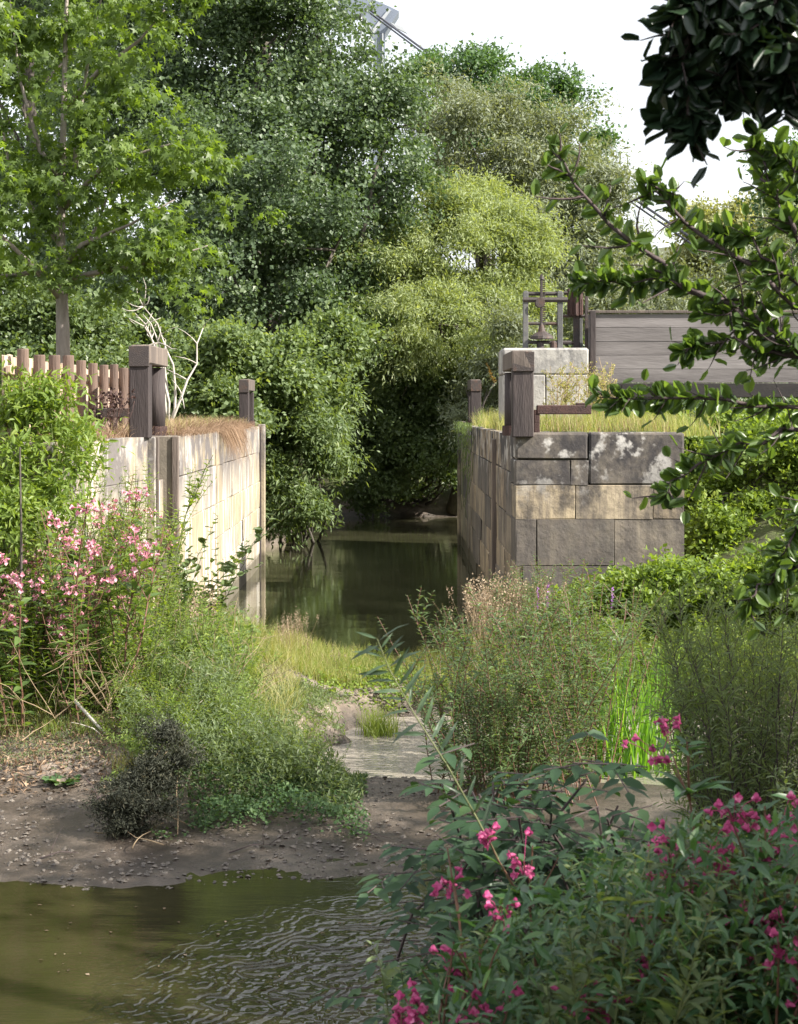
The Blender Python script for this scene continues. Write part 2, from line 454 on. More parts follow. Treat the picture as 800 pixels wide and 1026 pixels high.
M['seed'] = leafmat("seed_head", (.26, .2, .14), (.4, .31, .22), (.5, .42, .32), .3, .8, .2, (1.1, 1, .9))
M['gold'] = leafmat("gold_leaf", (.55, .32, .06), (.7, .45, .12), (.75, .55, .25), .4, .6, .2, (1.1, 1, .6))
M['debris'] = leafmat("leaf_litter", (.05, .035, .025), (.14, .1, .07), (.35, .27, .2), .1, .9, .2)

def mudmat():
    m, nt = mat_new("river_mud"); L = nt.links.new
    geo = N(nt, "ShaderNodeNewGeometry"); sep = N(nt, "ShaderNodeSeparateXYZ"); L(geo.outputs["Position"], sep.inputs[0])
    def noise(sc, d=8, r=.6):
        n = N(nt, "ShaderNodeTexNoise"); n.inputs["Scale"].default_value = sc; n.inputs["Detail"].default_value = d; n.inputs["Roughness"].default_value = r
        L(geo.outputs["Position"], n.inputs["Vector"]); return n.outputs["Fac"]
    col = ramp(nt, noise(1.6), [(.3, (.10, .078, .06)), (.5, (.2, .165, .135)), (.68, (.36, .31, .27))])
    gr = ramp(nt, noise(9, 10, .75), [(.35, (.55, .53, .5)), (.6, (1.15, 1.1, 1.05))])
    mx = N(nt, "ShaderNodeMixRGB", blend_type='MULTIPLY'); mx.inputs["Fac"].default_value = .85; L(col, mx.inputs["Color1"]); L(gr, mx.inputs["Color2"])
    # wet darker mud near the waterline
    a = N(nt, "ShaderNodeMath", operation='MULTIPLY_ADD'); L(noise(2.5), a.inputs[0]); a.inputs[1].default_value = -.16; L(sep.outputs["Z"], a.inputs[2])
    wet = N(nt, "ShaderNodeMapRange"); L(a.outputs[0], wet.inputs["Value"])
    for k, x in zip(("From Min", "From Max", "To Min", "To Max"), (.0, .15, 1, 0)): wet.inputs[k].default_value = x
    mw = N(nt, "ShaderNodeMixRGB"); L(wet.outputs[0], mw.inputs["Fac"]); L(mx.outputs[0], mw.inputs["Color1"])
    dk = N(nt, "ShaderNodeMixRGB", blend_type='MULTIPLY'); dk.inputs["Fac"].default_value = 1; L(mx.outputs[0], dk.inputs["Color1"]); dk.inputs["Color2"].default_value = (.36, .35, .34, 1)
    L(dk.outputs[0], mw.inputs["Color2"])
    # higher ground turns to earth and moss
    hg = N(nt, "ShaderNodeMapRange"); L(sep.outputs["Z"], hg.inputs["Value"])
    for k, x in zip(("From Min", "From Max", "To Min", "To Max"), (.25, .7, 0, 1)): hg.inputs[k].default_value = x
    mh = N(nt, "ShaderNodeMixRGB"); L(hg.outputs[0], mh.inputs["Fac"]); L(mw.outputs[0], mh.inputs["Color1"])
    L(ramp(nt, noise(3), [(.35, (.05, .045, .025)), (.65, (.09, .11, .035))]), mh.inputs["Color2"])
    pb = N(nt, "ShaderNodeBsdfPrincipled"); L(mh.outputs[0], pb.inputs["Base Color"])
    rr = N(nt, "ShaderNodeMapRange"); L(wet.outputs[0], rr.inputs["Value"]); rr.inputs["To Min"].default_value = .9; rr.inputs["To Max"].default_value = .38
    L(rr.outputs[0], pb.inputs["Roughness"])
    bp = N(nt, "ShaderNodeBump"); bp.inputs["Strength"].default_value = .9; bp.inputs["Distance"].default_value = .03
    L(noise(22, 8, .7), bp.inputs["Height"]); L(bp.outputs[0], pb.inputs["Normal"])
    out = N(nt, "ShaderNodeOutputMaterial"); L(pb.outputs[0], out.inputs["Surface"])
    return m
M['mud'] = mudmat()
M['pebble'] = surfmat("pebble", [(0, (.05, .042, .036)), (.75, (.13, .11, .09)), (1, (.15, .13, .11))], (9, 9, 9), .6, .2, 60, varmix=1.4)

def watermat(name, col, waves, ring=None):
    m, nt = mat_new(name); L = nt.links.new
    geo = N(nt, "ShaderNodeNewGeometry")
    def noise(sc, scv, d=3):
        mp = N(nt, "ShaderNodeMapping"); mp.inputs["Scale"].default_value = scv; L(geo.outputs["Position"], mp.inputs["Vector"])
        n = N(nt, "ShaderNodeTexNoise"); n.inputs["Scale"].default_value = sc; n.inputs["Detail"].default_value = d; L(mp.outputs[0], n.inputs["Vector"]); return n.outputs["Fac"]
    pb = N(nt, "ShaderNodeBsdfPrincipled"); pb.inputs["Roughness"].default_value = .02; pb.inputs["IOR"].default_value = 1.5
    pb.inputs["Specular IOR Level"].default_value = .5
    L(ramp(nt, noise(.9, (1, 1, 1), 5), [(.35, tuple(c * .7 for c in col)), (.65, tuple(c * 1.25 for c in col))]), pb.inputs["Base Color"])
    prev = None
    for sc, scv, dist in waves:
        bp = N(nt, "ShaderNodeBump"); bp.inputs["Strength"].default_value = 1; bp.inputs["Distance"].default_value = dist
        L(noise(sc, scv), bp.inputs["Height"])
        if prev: L(prev.outputs[0], bp.inputs["Normal"])
        prev = bp
    if ring:
        (cx, cy), freq, dist, rad = ring
        vs = N(nt, "ShaderNodeVectorMath", operation='SUBTRACT'); L(geo.outputs["Position"], vs.inputs[0]); vs.inputs[1].default_value = (cx, cy, 0)
        ln = N(nt, "ShaderNodeVectorMath", operation='LENGTH'); L(vs.outputs[0], ln.inputs[0])
        wob = N(nt, "ShaderNodeMath", operation='MULTIPLY_ADD'); L(noise(3, (1, 1, 1)), wob.inputs[0]); wob.inputs[1].default_value = .75; L(ln.outputs["Value"], wob.inputs[2])
        fr = N(nt, "ShaderNodeMath", operation='MULTIPLY'); L(wob.outputs[0], fr.inputs[0]); fr.inputs[1].default_value = freq
        sn = N(nt, "ShaderNodeMath", operation='SINE'); L(fr.outputs[0], sn.inputs[0])
        fa = N(nt, "ShaderNodeMapRange"); L(ln.outputs["Value"], fa.inputs["Value"])
        for k, x in zip(("From Min", "From Max", "To Min", "To Max"), (rad * .3, rad, 1, 0)): fa.inputs[k].default_value = x
        mu = N(nt, "ShaderNodeMath", operation='MULTIPLY'); L(sn.outputs[0], mu.inputs[0]); L(fa.outputs[0], mu.inputs[1])
        bp = N(nt, "ShaderNodeBump"); bp.inputs["Strength"].default_value = 1; bp.inputs["Distance"].default_value = dist
        L(mu.outputs[0], bp.inputs["Height"]); L(prev.outputs[0], bp.inputs["Normal"]); prev = bp
    L(prev.outputs[0], pb.inputs["Normal"])
    out = N(nt, "ShaderNodeOutputMaterial"); L(pb.outputs[0], out.inputs["Surface"])
    return m
M['water'] = watermat("river_water", (.024, .022, .010), [(1.6, (.7, 3.0, 1), .006), (8, (.7, 3.4, 1), .0018), (30, (1, 2.5, 1), .0007)], ((.35, 8.9), 52, .007, 2.2))
M['pool'] = watermat("lock_water", (.052, .052, .028), [(1.2, (1, 1.6, 1), .004), (7, (1, 1.4, 1), .0012)])
M['stream'] = watermat("stream_water", (.27, .24, .2), [(5.0, (1, 3.4, 1), .03), (18, (1, 3.8, 1), .01)])

# ------------------------------------------------------------------ terrain
XL, XR = -2.85, 1.65             # channel faces of the lock
YF, YLE, YRE = 20.6, 34.0, 39.5  # front of the lock and far ends of its two walls
TOP = 2.98

def height(X, Y):
    n1 = fbm(X * .55, Y * .55, 3); n2 = fbm(X * 2.2, Y * 2.2, 11); n3 = fbm(X * 8, Y * 8, 23, 3)
    yA = 11.2 + .5 * sm(-1.8, 1.0, X) + .5 * n1 + .12 * n2
    h = -.45 + 0 * X
    # mud bar and the rising left bank
    bar = (Y - yA)
    bank = -.45 + .45 * sm(-1.4, 0, bar) + .1 * sm(0, 2.2, bar) + .16 * sm(1.8, 4.2, bar)
    bank += .22 * sm(1.6, 3.2, bar) * sm(-.5, -1.4, X) * sm(-4.2, -2.6, X)
    bank += .30 * sm(4, 7.5, bar) * sm(-.8, -3.0, X) * (1 - sm(-3.4, -2.8, X) * sm(19.5, 20.5, Y))
    bank += 2.45 * sm(-2.75, -4.3, X - .25 * (Y - 20) * (Y < 20)) * sm(14.2, 18.8, Y)
    h = np.maximum(h, bank)
    # stream that cuts through behind the bar and widens to the right
    st = sm(13.7, 14.3, Y + .5 * n1) * (1 - sm(17.0, 17.7, Y + .6 * n1)) * sm(-1.0, -.45, X + .5 * n2 - .25 * (Y - 15.5))
    h = h * (1 - st) + (-.16) * st
    # right bank in front of and beside the right wall
    rb = sm(17.2, 21, Y) * sm(.9, 2.5, X)
    h = np.maximum(h, -.3 + (.75 + .9 * sm(2.5, 6, X)) * rb)
    h = h + .7 * sm(5, 9, X) * sm(12, 16, Y) + 1.6 * sm(3.9, 5.6, X) * sm(22, 27, Y) * sm(60, 50, Y) * 1.0
    # channel of the lock and pool behind it
    inch = sm(-3.05, -2.9, X) * (1 - sm(1.8, 1.95, X)) * sm(19.3, 20.3, Y + .6 * n1)
    h = h * (1 - inch) + (-.6) * inch
    left_top = sm(-3.1, -3.4, X) * sm(19.6, 20.2, Y) * (1 - sm(33.6, 36, Y))
    h = h * (1 - left_top) + (TOP - .03) * left_top
    right_top = sm(1.85, 2.1, X) * sm(20.9, 21.1, Y) * (1 - sm(3.5, 3.75, X) * (1 - sm(25.5, 27, Y))) * (1 - sm(38.6, 39.4, Y))
    h = h * (1 - right_top) + (TOP + .02 + .1 * n2) * right_top
    # pool behind, its banks
    pl = sm(33, 34.5, Y)
    xl = -2.9 + 1.2 * sm(35, 49, Y) + 1.2 * n1
    hb = -.6 + (2.8) * sm(.0, -2.4, X - xl)
    hb = np.maximum(hb, -.6 + 3.4 * sm(48.5, 54, Y + 2 * n1))
    hb = np.maximum(hb, -.6 + 3.2 * sm(9, 13, X))
    far = np.maximum(pl * (1 - sm(1.6, 2.0, X) * (Y < 39.6)), sm(38.4, 39.6, Y))
    h = h * (1 - far) + hb * far
    # bank the photographer stands on
    fb = sm(.0, 2.3, X + .5 * n1) * (1 - sm(5.5, 10.8, Y)) * 1.55
    fb = np.maximum(fb, 1.6 * (1 - sm(1.2, 4.2, Y)))
    h = np.maximum(h, -.45 + fb * 1.25)
    # distant hills
    h = h + 78 * sm(150, 520, Y) * (.55 + .7 * np.clip(fbm(X * .003 + 3, Y * .002, 5), -.5, .5) + .25 * sm(-60, 160, X))
    h = h + 12 * sm(60, 400, np.abs(X)) * sm(20, 120, Y)
    return h + .045 * n2 + .022 * n3 * (Y < 30)

def gaxis(a, b, step, lo, hi):
    core = list(np.arange(a, b, step)); up, dn = [], []
    s, v = step, core[-1]
    while v < hi: s *= 1.18; v += s; up.append(v)
    s, v = step, a
    while v > lo: s *= 1.18; v -= s; dn.append(v)
    return np.array(dn[::-1] + core + up)
gx = gaxis(-8, 9, .085, -900, 900)
gy = np.concatenate([gaxis(3, 24, .07, -60, 23.9)[:-1], np.arange(24, 60, .22)])
gy = gy[gy <= 60]; gy = np.unique(gy)
v, s = 60.0, .22; ext = []
while v < 1500: s *= 1.1; v += s; ext.append(v)
gy = np.concatenate([gy, ext])
GX, GY = np.meshgrid(gx, gy)
GZ = height(GX, GY)
nx, ny = len(gx), len(gy)
idx = np.arange(nx * ny).reshape(ny, nx)
quads = np.stack([idx[:-1, :-1], idx[:-1, 1:], idx[1:, 1:], idx[1:, :-1]], -1).reshape(-1, 4)
mb = MB(); mb.add(np.stack([GX, GY, GZ], -1).reshape(-1, 3), quads.ravel(), np.full(len(quads), 4))
tag(mb.build("ground", M['mud'], smooth=True), kind="structure")

def H(x, y): return float(height(np.array([float(x)]), np.array([float(y)]))[0])
def HV(x, y): return height(np.asarray(x, float), np.asarray(y, float))

def sheet(name, x0, x1, y0, y1, z, m):
    b = MB(); b.polys([(x0, y0, z), (x1, y0, z), (x1, y1, z), (x0, y1, z)], [[0, 1, 2, 3]])
    return tag(b.build(name, m), kind="structure")
sheet("river_water", -40, 30, -5, 13.0, 0, M['water'])
sheet("stream_water", -3, 30, 13.0, 19.5, .0, M['stream'])
sheet("lock_water", -14, 30, 19.5, 60, .0, M['pool'])

# ------------------------------------------------------------------ lock walls
COURSES = [.55, .62, .55, .42, .56, .56]
def course_wall(mb, mode, fixed, a0, a1, inward, mat=0, lens=(.7, 1.3), top=TOP, courses=COURSES, thick=.4):
    """blocks over a vertical face; mode 'x': face at x=fixed running in y, mode 'y': face at y=fixed running in x"""
    z = top
    for ci, hgt in enumerate(courses):
        a = a0 - rng.random() * .5 * (ci % 2)
        while a < a1:
            w = rng.uniform(*lens); s0, s1 = max(a, a0), min(a + w, a1)
            if a1 - s1 < .3: s1 = a1
            if s1 - s0 > .06:
                off = rng.normal() * .006
                c = (s0 + s1) / 2; sz = (s1 - s0) - .009
                if mode == 'x':
                    box(mb, (fixed + inward * (thick / 2) + off, c, z - hgt / 2), (thick, sz, hgt - .009), .010, mat, rng.random(), jit=.006)
                else:
                    box(mb, (c, fixed + inward * (thick / 2) + off, z - hgt / 2), (sz, thick, hgt - .009), .010, mat, rng.random(), jit=.006)
            a = s1 if s1 == a1 else a + w
            if s1 == a1: break
        z -= hgt
        if z < -.3: break
    return z

# left wall
lw = empty("lock_wall", (XL, YF, 0), 0, "pale sunlit limestone lock wall on the left of the channel, dry grass on top", "lock wall")
lw_loc = np.array((XL, YF, 0))
def child(mbx, name, mats, parent, origin, **k):
    mbx.v = [v - np.asarray(origin, dtype=np.float32) for v in mbx.v]
    return mbx.build(name, mats, parent, **k)
mb = MB()
course_wall(mb, 'x', XL, YF + .55, YLE - .05, -1, 0, (.9, 1.7))
box(mb, (XL - .33, (YF + YLE) / 2 + .1, 1.2), (.58, YLE - YF - 1.2, 3.4), .01, 1)
child(mb, "stonework", [M['stone_pale'], M['mortar']], lw, lw_loc)
mb = MB()   # flared wing in front of the slot
ang = math.atan2(.42, 3.6)
z = TOP
for ci, hgt in enumerate(COURSES):
    a = 0
    while a < 3.6:
        w = min(rng.uniform(.8, 1.3), 3.6 - a)
        if 3.6 - a - w < .3: w = 3.6 - a
        c = a + w / 2
        box(mb, (-3.12 - c * math.sin(ang) - .25, YF - .35 - c * math.cos(ang), z - hgt / 2), (.5, w - .006, hgt - .006), .006, 0, .62 + .3 * rng.random(), rotm(-ang), .0025)
        a += w
    z -= hgt
child(mb, "wing_stonework", [M['stone_pale']], lw, lw_loc)
mb = MB()   # gate slot: dark back, timber lining, iron cross bar
box(mb, (-3.45, YF + .1, 1.3), (.3, .9, 3.2), .01, 0)
box(mb, (-3.09, YF - .27, 1.42), (.10, .10, 3.1), .01, 2, .8)
box(mb, (-3.03, YF - .17, 1.42), (.04, .10, 3.1), .005, 1)
box(mb, (XL - .04, YF + .50, 1.42), (.09, .08, 3.1), .01, 1)
box(mb, (XL - .25, YF + .515, 1.42), (.36, .05, 3.1), .01, 0)
box(mb, (-3.1, YF + .14, 2.15), (.1, .72, .5), .01, 2)
child(mb, "gate_slot", [M['mortar'], M['wood_mid'], M['stone_pale']], lw, lw_loc)
mb = MB()
box(mb, (XL + .03, YLE + .03, 1.25), (.15, .14, 3.55), .012, 0, .8)
child(mb, "end_post", [M['stone_pale']], lw, lw_loc)
mb = MB()
box(mb, (XL - .1, YLE - .12, 1.25), (.26, .06, 3.45), .01, 0)
child(mb, "timber_strip", [M['wood_dark']], lw, lw_loc)

# right wall
rw = empty("lock_wall", (XR, YF + .3, 0), 0, "weathered dark-stained stone lock wall on the right with a broad front face", "lock wall")
rw_loc = np.array((XR, YF + .3, 0))
mb = MB()
YR0 = YF + .35
course_wall(mb, 'x', XR, YR0 + .75, YRE, +1, 0, (1.1, 2.2))
box(mb, (XR + .35, (YR0 + YRE) / 2, 1.2), (.5, YRE - YR0 - 1.2, 3.4), .01, 1)
child(mb, "stonework", [M['stone_dark'], M['mortar']], rw, rw_loc)
# front face: big blocks laid out as in the photo, right end rounded
mb = MB()
def fblock(x0, x1, y0, y1, var, bev=.02):
    s = F / YR0
    X0, X1 = (x0 - 395) / s, (x1 - 395) / s; Z0, Z1 = CAMZ - (y1 - 412) / s, CAMZ - (y0 - 412) / s
    box(mb, ((X0 + X1) / 2, YR0 + .45 + rng.normal() * .004, (Z0 + Z1) / 2), (X1 - X0 - .006, .9, Z1 - Z0 - .006), bev, 0, var, jit=.004)
for (x0, x1, y0, y1, var) in [
    (517, 590, 433, 461, .9), (590, 686, 433, 486, .85), (517, 572, 461, 486, .95), (572, 590, 461, 486, .85),
    (517, 577, 486, 520, .36), (577, 655, 486, 520, .5), (655, 686, 486, 520, .12),
    (517, 538, 520, 567, .82), (538, 616, 520, 567, .95), (616, 686, 520, 567, .72),
    (517, 524, 567, 612, .3), (524, 610, 567, 612, 1.0), (610, 686, 567, 612, .8),
    (517, 580, 612, 665, .9), (580, 686, 612, 665, .95)]:
    fblock(x0, x1, y0, y1, var, .028 if y0 < 440 else .006)
child(mb, "front_stonework", [M['stone_dark']], rw, rw_loc)
mb = MB()
sR = F / YR0; XE = (686 - 395) / sR
course_wall(mb, 'x', XE, YR0 + .9, YR0 + 6, -1, 0, (.8, 1.2))
child(mb, "side_stonework", [M['stone_dark']], rw, rw_loc)
mb = MB()   # slot with timber guides in the channel face
box(mb, (XR + .22, YR0 + .42, 1.3), (.2, .7, 3.3), .01, 1)
for yy, w in ((.78, .1),):
    box(mb, (XR + .06, YR0 + yy, 1.33), (.11, w, 3.2), .01, 2)
for k, yy in enumerate((5.0,)):
    box(mb, (XR - .02, YR0 + yy, 1.3), (.08, .14, 3.1), .01, 0)
child(mb, "timber_guide", [M['wood_mid'], M['mortar'], M['stone_dark']], rw, rw_loc)
mb = MB(); box(mb, (XR + .02, YRE + .05, 1.3), (.2, .14, 3.5), .012, 0, .4)
child(mb, "end_post", [M['stone_dark']], rw, rw_loc)

# ------------------------------------------------------------------ timber post frames
def post_frame(loc, h, w, dep, label, round_back=True, scale_back=.85, side=1, caph=.24):
    e = empty("gate_post_frame", loc, 0, label, "post frame", "timber post frames on the lock walls")
    m1 = MB(); box(m1, (0, 0, h / 2), (w, w * .95, h), .012, 0, jit=.002); m1.build("post", [M['wood_dark']], e)
    m2 = MB()
    if round_back:
        tube(m2, [(side * .02, dep, 0), (side * .02, dep, h - caph)], w * .45, 14, 0)
    else:
        box(m2, (side * .02, dep, (h - caph) / 2), (w * scale_back, w * .8, h - caph), .012)
    m2.build("post", [M['wood_dark']], e, smooth=round_back)
    m3 = MB(); box(m3, (side * .02, dep / 2 + .02, h - caph / 2 + .015), (w * .98, dep + w * 1.25, caph), .014, 0, jit=.002); m3.build("cap_beam", [M['wood_mid']], e)
    m4 = MB()
    tube(m4, [(side * .02, dep, 0), (side * .02, dep, .14)], w * .56, 14, 0)
    m4.build("iron_collar", [M['rust']], e)
    m5 = MB(); box(m5, (0, -w * .5, h - .13), (w * 1.03, .03, .26), .006); m5.build("iron_band", [M['iron']], e)
    return e
post_frame((-3.2, 20.15, TOP - .02), 1.16, .25, 1.25, "dark timber post frame on the near end of the left lock wall")
f2 = post_frame((-3.06, 32.6, TOP - .02), .98, .2, 1.0, "small timber post frame at the far end of the left lock wall", False)
post_frame((1.69, 21.0, TOP - .02), 1.12, .28, 1.35, "dark timber post frame on the near corner of the right lock wall", True, side=-1)
post_frame((1.92, 37.5, TOP - .05), 1.1, .24, 1.2, "small timber post frame at the far end of the right lock wall", False, side=-1)
# hinge arm (iron-shod beam lying behind each near frame)
mb = MB(); box(mb, (.38, 0, 0), (.72, .12, .12), .01); box(mb, (.02, 0, -.17), (.08, .10, .34), .01); box(mb, (.62, 0, .075), (.16, .08, .03), .005)
tag(mb.build("iron_arm", [M['rust']], loc=(1.86, 21.05, TOP + .34)), "rusty iron arm reaching from the right near post over the grass", "iron arm")
mb = MB(); box(mb, (0, 0, 0), (.44, .14, .12), .01); box(mb, (-.19, 0, -.15), (.07, .09, .2), .01)
tag(mb.build("iron_arm", [M['iron']], loc=(-3.62, 20.6, TOP + .3)), "short black beam between the log fence and the left near post", "iron arm")

# ------------------------------------------------------------------ log fence
fe = empty("log_fence", (-4.0, 14, TOP - .02), 0, "fence of red-brown round logs with pale boards between, behind the left wall", "fence")
for k in range(4, 16):
    y = k * .8
    m_ = MB(); r = .062 + .012 * rng.random(); hh = .99 + rng.normal() * .015
    tube(m_, [(0, 0, 0), (0, 0, hh - .012), (0, 0, hh)], [r, r * .98, r * .93], 12, 0)
    o = m_.build("log_post", [M['wood_log']], fe, smooth=False); o.location = (0, y, 0)
m_ = MB()
for k in range(15, 60):
    y = .1 + k * .2 + rng.normal() * .01
    box(m_, (-.17, y, .47 + rng.normal() * .015), (.03, .15, .92), .004, 0, jit=.003)
m_.build("board_panel", [M['wood_pale']], fe)
for zz in (.3, .78):
    m_ = MB(); box(m_, (-.11, 7.6, zz), (.06, 9.2, .1), .008); m_.build("rail", [M['wood_pale']], fe)

# ------------------------------------------------------------------ stone pier with sluice gear, plank wall
YB = 27.6; sB = F / YB
bx0, bx1 = (504 - 395) / sB, (590 - 395) / sB
zb = CAMZ + (412 - 348) / sB
pier = empty("stone_pier", ((bx0 + bx1) / 2, YB + .6, TOP), 0, "pale grey stone block carrying the iron sluice gear on the right wall", "stone pier")
mb = MB(); hh = zb - TOP + .3; w = bx1 - bx0
box(mb, (0, 0, hh - .3 - .24), (w, 1.2, .46), .03, 0, .8, jit=.004)
box(mb, (-w / 4, 0, (hh - .77) / 2 - .15), (w / 2 - .01, 1.19, hh - .475), .02, 0, .3, jit=.004)
box(mb, (w / 4, 0, (hh - .77) / 2 - .15), (w / 2 - .01, 1.19, hh - .475), .02, 0, .7, jit=.004)
mb.build("stonework", [M['stone_block']], pier)

def gx_(px): return (px - 395) / sB - (548 - 395) / sB
def gz_(py): return (348 - py) / sB
gear = empty("sluice_gear", ((548 - 395) / sB, YB + .35, zb), 0, "iron sluice gear with toothed rack between two uprights on the stone pier", "sluice gear", "sluice gears")
for px in (528.5, 563.5):
    m_ = MB(); box(m_, (gx_(px), 0, gz_(320)), (.095, .08, 1.0), .008); box(m_, (gx_(px), 0, gz_(292)), (.075, .06, .08), .01); m_.build("upright", [M['iron_grey']], gear)
for (py, x0, x1, t, dy) in ((292.5, 527, 566, .035, .04), (299, 526, 571, .045, -.03), (323, 530, 563, .028, 0), (342, 530, 575, .03, 0)):
    m_ = MB(); tube(m_, [(gx_(x0), dy, gz_(py)), (gx_(x1), dy, gz_(py))], t, 8, 0); m_.build("cross_bar", [M['iron']], gear)
m_ = MB()
box(m_, (gx_(544.6), 0, gz_(302)), (.045, .06, 1.0), .006)
for k in range(24): box(m_, (gx_(547.2), 0, gz_(279 + k * 2.05)), (.05, .055, .018), .003)
tube(m_, [(gx_(545), 0, gz_(278)), (gx_(545.6), 0, gz_(275))], [.045, .03], 8)
m_.build("toothed_rack", [M['iron']], gear)
m_ = MB(); tube(m_, [(gx_(545), 0, gz_(338.5)), (gx_(545), 0, gz_(336)), (gx_(545), 0, gz_(331)), (gx_(544.5), 0, gz_(322))], [.21, .2, .07, .03], 14); m_.build("cone_foot", [M['iron']], gear, smooth=False)
for px in (543.5, 557):
    m_ = MB(); tube(m_, [(gx_(px), 0, 0), (gx_(px), 0, .1), (gx_(px), 0, .13)], [.065, .065, .035], 10); m_.build("bolt_hub", [M['iron']], gear)
m_ = MB(); tube(m_, [(gx_(543), -.11, gz_(302)), (gx_(543), .11, gz_(302))], .085, 12); m_.build("gear_wheel", [M['iron']], gear)
g2 = empty("sluice_gear", ((583 - 395) / sB, YB + .75, zb), 0, "second sluice gear with a thick ribbed drum, between the pier and the plank wall", "sluice gear", "sluice gears")
def hx_(px): return (px - 583) / sB
m_ = MB(); box(m_, (hx_(582.5), 0, gz_(330)), (.1, .1, .62), .008); m_.build("post", [M['iron']], g2)
m_ = MB(); box(m_, (hx_(587.5), .02, gz_(330)), (.06, .06, .6), .008); m_.build("post", [M['iron_grey']], g2)
m_ = MB(); box(m_, (hx_(592.5), -.1, gz_(322)), (.06, .06, .98), .008); m_.build("post", [M['iron']], g2)
m_ = MB(); tube(m_, [(hx_(581.5), 0, gz_(314)), (hx_(581.5), 0, gz_(288))], .11, 14)
for k in range(8): tube(m_, [(hx_(581.5) + .115 * math.cos(k * .785), .115 * math.sin(k * .785), gz_(313)), (hx_(581.5) + .115 * math.cos(k * .785), .115 * math.sin(k * .785), gz_(286))], .028, 6)
m_.build("ribbed_drum", [M['rust']], g2)
for (py, x0, x1) in ((314, 567, 592), (290, 570, 590), (342, 567, 580)):
    m_ = MB(); tube(m_, [(hx_(x0), 0, gz_(py)), (hx_(x1), 0, gz_(py))], .026, 8); m_.build("cross_bar", [M['iron']], g2)

pw = empty("plank_wall", ((593 - 395) / sB, YB + .4, CAMZ), 0, "long wall of weathered grey horizontal planks on a black beam, right of the sluice gear", "plank wall")
z1, z0 = (412 - 313) / sB, (412 - 383) / sB
ph = (z1 - z0) / 5
m_ = MB()
for r in range(5):
    x = 0; 
    while x < 8:
        L_ = rng.uniform(2.4, 4.2)
        x1 = min(x + L_, 8)
        box(m_, ((x + x1) / 2, rng.normal() * .004, z0 + ph * (r + .5)), (x1 - x - .008,   .08, ph - .005), .003, 0, jit=.002); x = x1
box(m_, (4, .06, (z0 + z1) / 2), (8, .03, z1 - z0 - .05), .003, 1)
m_.build("planking", [M['plank'], M['iron']], pw)
m_ = MB(); box(m_, (4, 0, z1 + .035), (8.05, .16, .05), .006); m_.build("top_rail", [M['wood_mid']], pw)
m_ = MB(); box(m_, (4, .05, z0 - .135), (8.1, .36, .25), .012); m_.build("bottom_beam", [M['beam']], pw)
for xx in (.06, 4.6):
    m_ = MB(); box(m_, (xx, -.08, (z0 + z1) / 2), (.1, .09, z1 - z0 + .1), .008); m_.build("upright", [M['wood_dark']], pw)
m_ = MB(); box(m_, (7.6, .2, -1.2), (.8, .8, 2.9), .03, 0, .7); m_.build("stone_support", [M['stone_block']], pw)

# ------------------------------------------------------------------ steel pylon and cables, far behind
YP = 95.0
def extr(mb_, pts_px, Y, dep, mat=0):
    pts = [P(x, y, Y) for x, y in pts_px]; n = len(pts)
    v = [p for p in pts] + [p + np.array((0, dep, 0)) for p in pts]
    f = [list(range(n)), [n + i for i in range(n)][::-1]] + [[i, (i + 1) % n, n + (i + 1) % n, n + i] for i in range(n)]
    mb_.polys(np.array(v), f, mat)
pb_ = P(380, 412, YP); pb_[2] = H(pb_[0], YP) - .1
py_ = empty("steel_pylon", pb_, 0, "blue-grey steel bridge pylon rising above the trees, top of the picture", "pylon")
m_ = MB(); extr(m_, [(373.5, 33), (386, 33), (387, 470), (373, 470)], YP, 1.4); child(m_, "column", [M['steel']], py_, pb_)
m_ = MB(); extr(m_, [(364, 4), (376, 0), (390, 6), (400, 11), (386, 33), (373.5, 33), (362, 16)], YP - .02, 1.6); child(m_, "head_plate", [M['steel']], py_, pb_)
m_ = MB(); extr(m_, [(372.5, 30), (374.5, 33), (392, 10), (390, 8)], YP - .14, .12); extr(m_, [(372.5, 30), (374.5, 31), (364, 14), (362.6, 15)], YP - .14, .12)
extr(m_, [(383, 33), (384.4, 33), (385.4, 460), (384, 460)], YP - .12, .12); child(m_, "flange", [M['steel_lt']], py_, pb_)
m_ = MB(); extr(m_, [(322, -14), (334, 0), (350, 15), (362, 13), (374, -2), (380, -14)], YP - 4, 1.4); child(m_, "cross_girder", [M['steel']], py_, pb_)
m_ = MB(); tube(m_, [P(362, 12, YP - 3), P(362, 37, YP - 3), P(374, 42, YP - 1)], .08, 6); child(m_, "stay_rod", [M['steel_lt']], py_, pb_)
m_ = MB(); extr(m_, [(391, 22), (404, 27), (408, 33), (398, 28)], YP - .3, .2); child(m_, "bracket", [M['steel_lt']], py_, pb_)
for dy in (0, 3.2):
    m_ = MB(); ca = P(366, 6 + dy, YP - 2); cb = P(850, 343 + dy * 2.2, 68); tube(m_, [ca + (cb - ca) * t - np.array((0, 0, 1.1)) * 4 * t * (1 - t) * .25 for t in np.linspace(0, 1, 14)], .05 if dy else .065, 6)
    child(m_, "stay_cable", [M['cable']], py_, pb_)

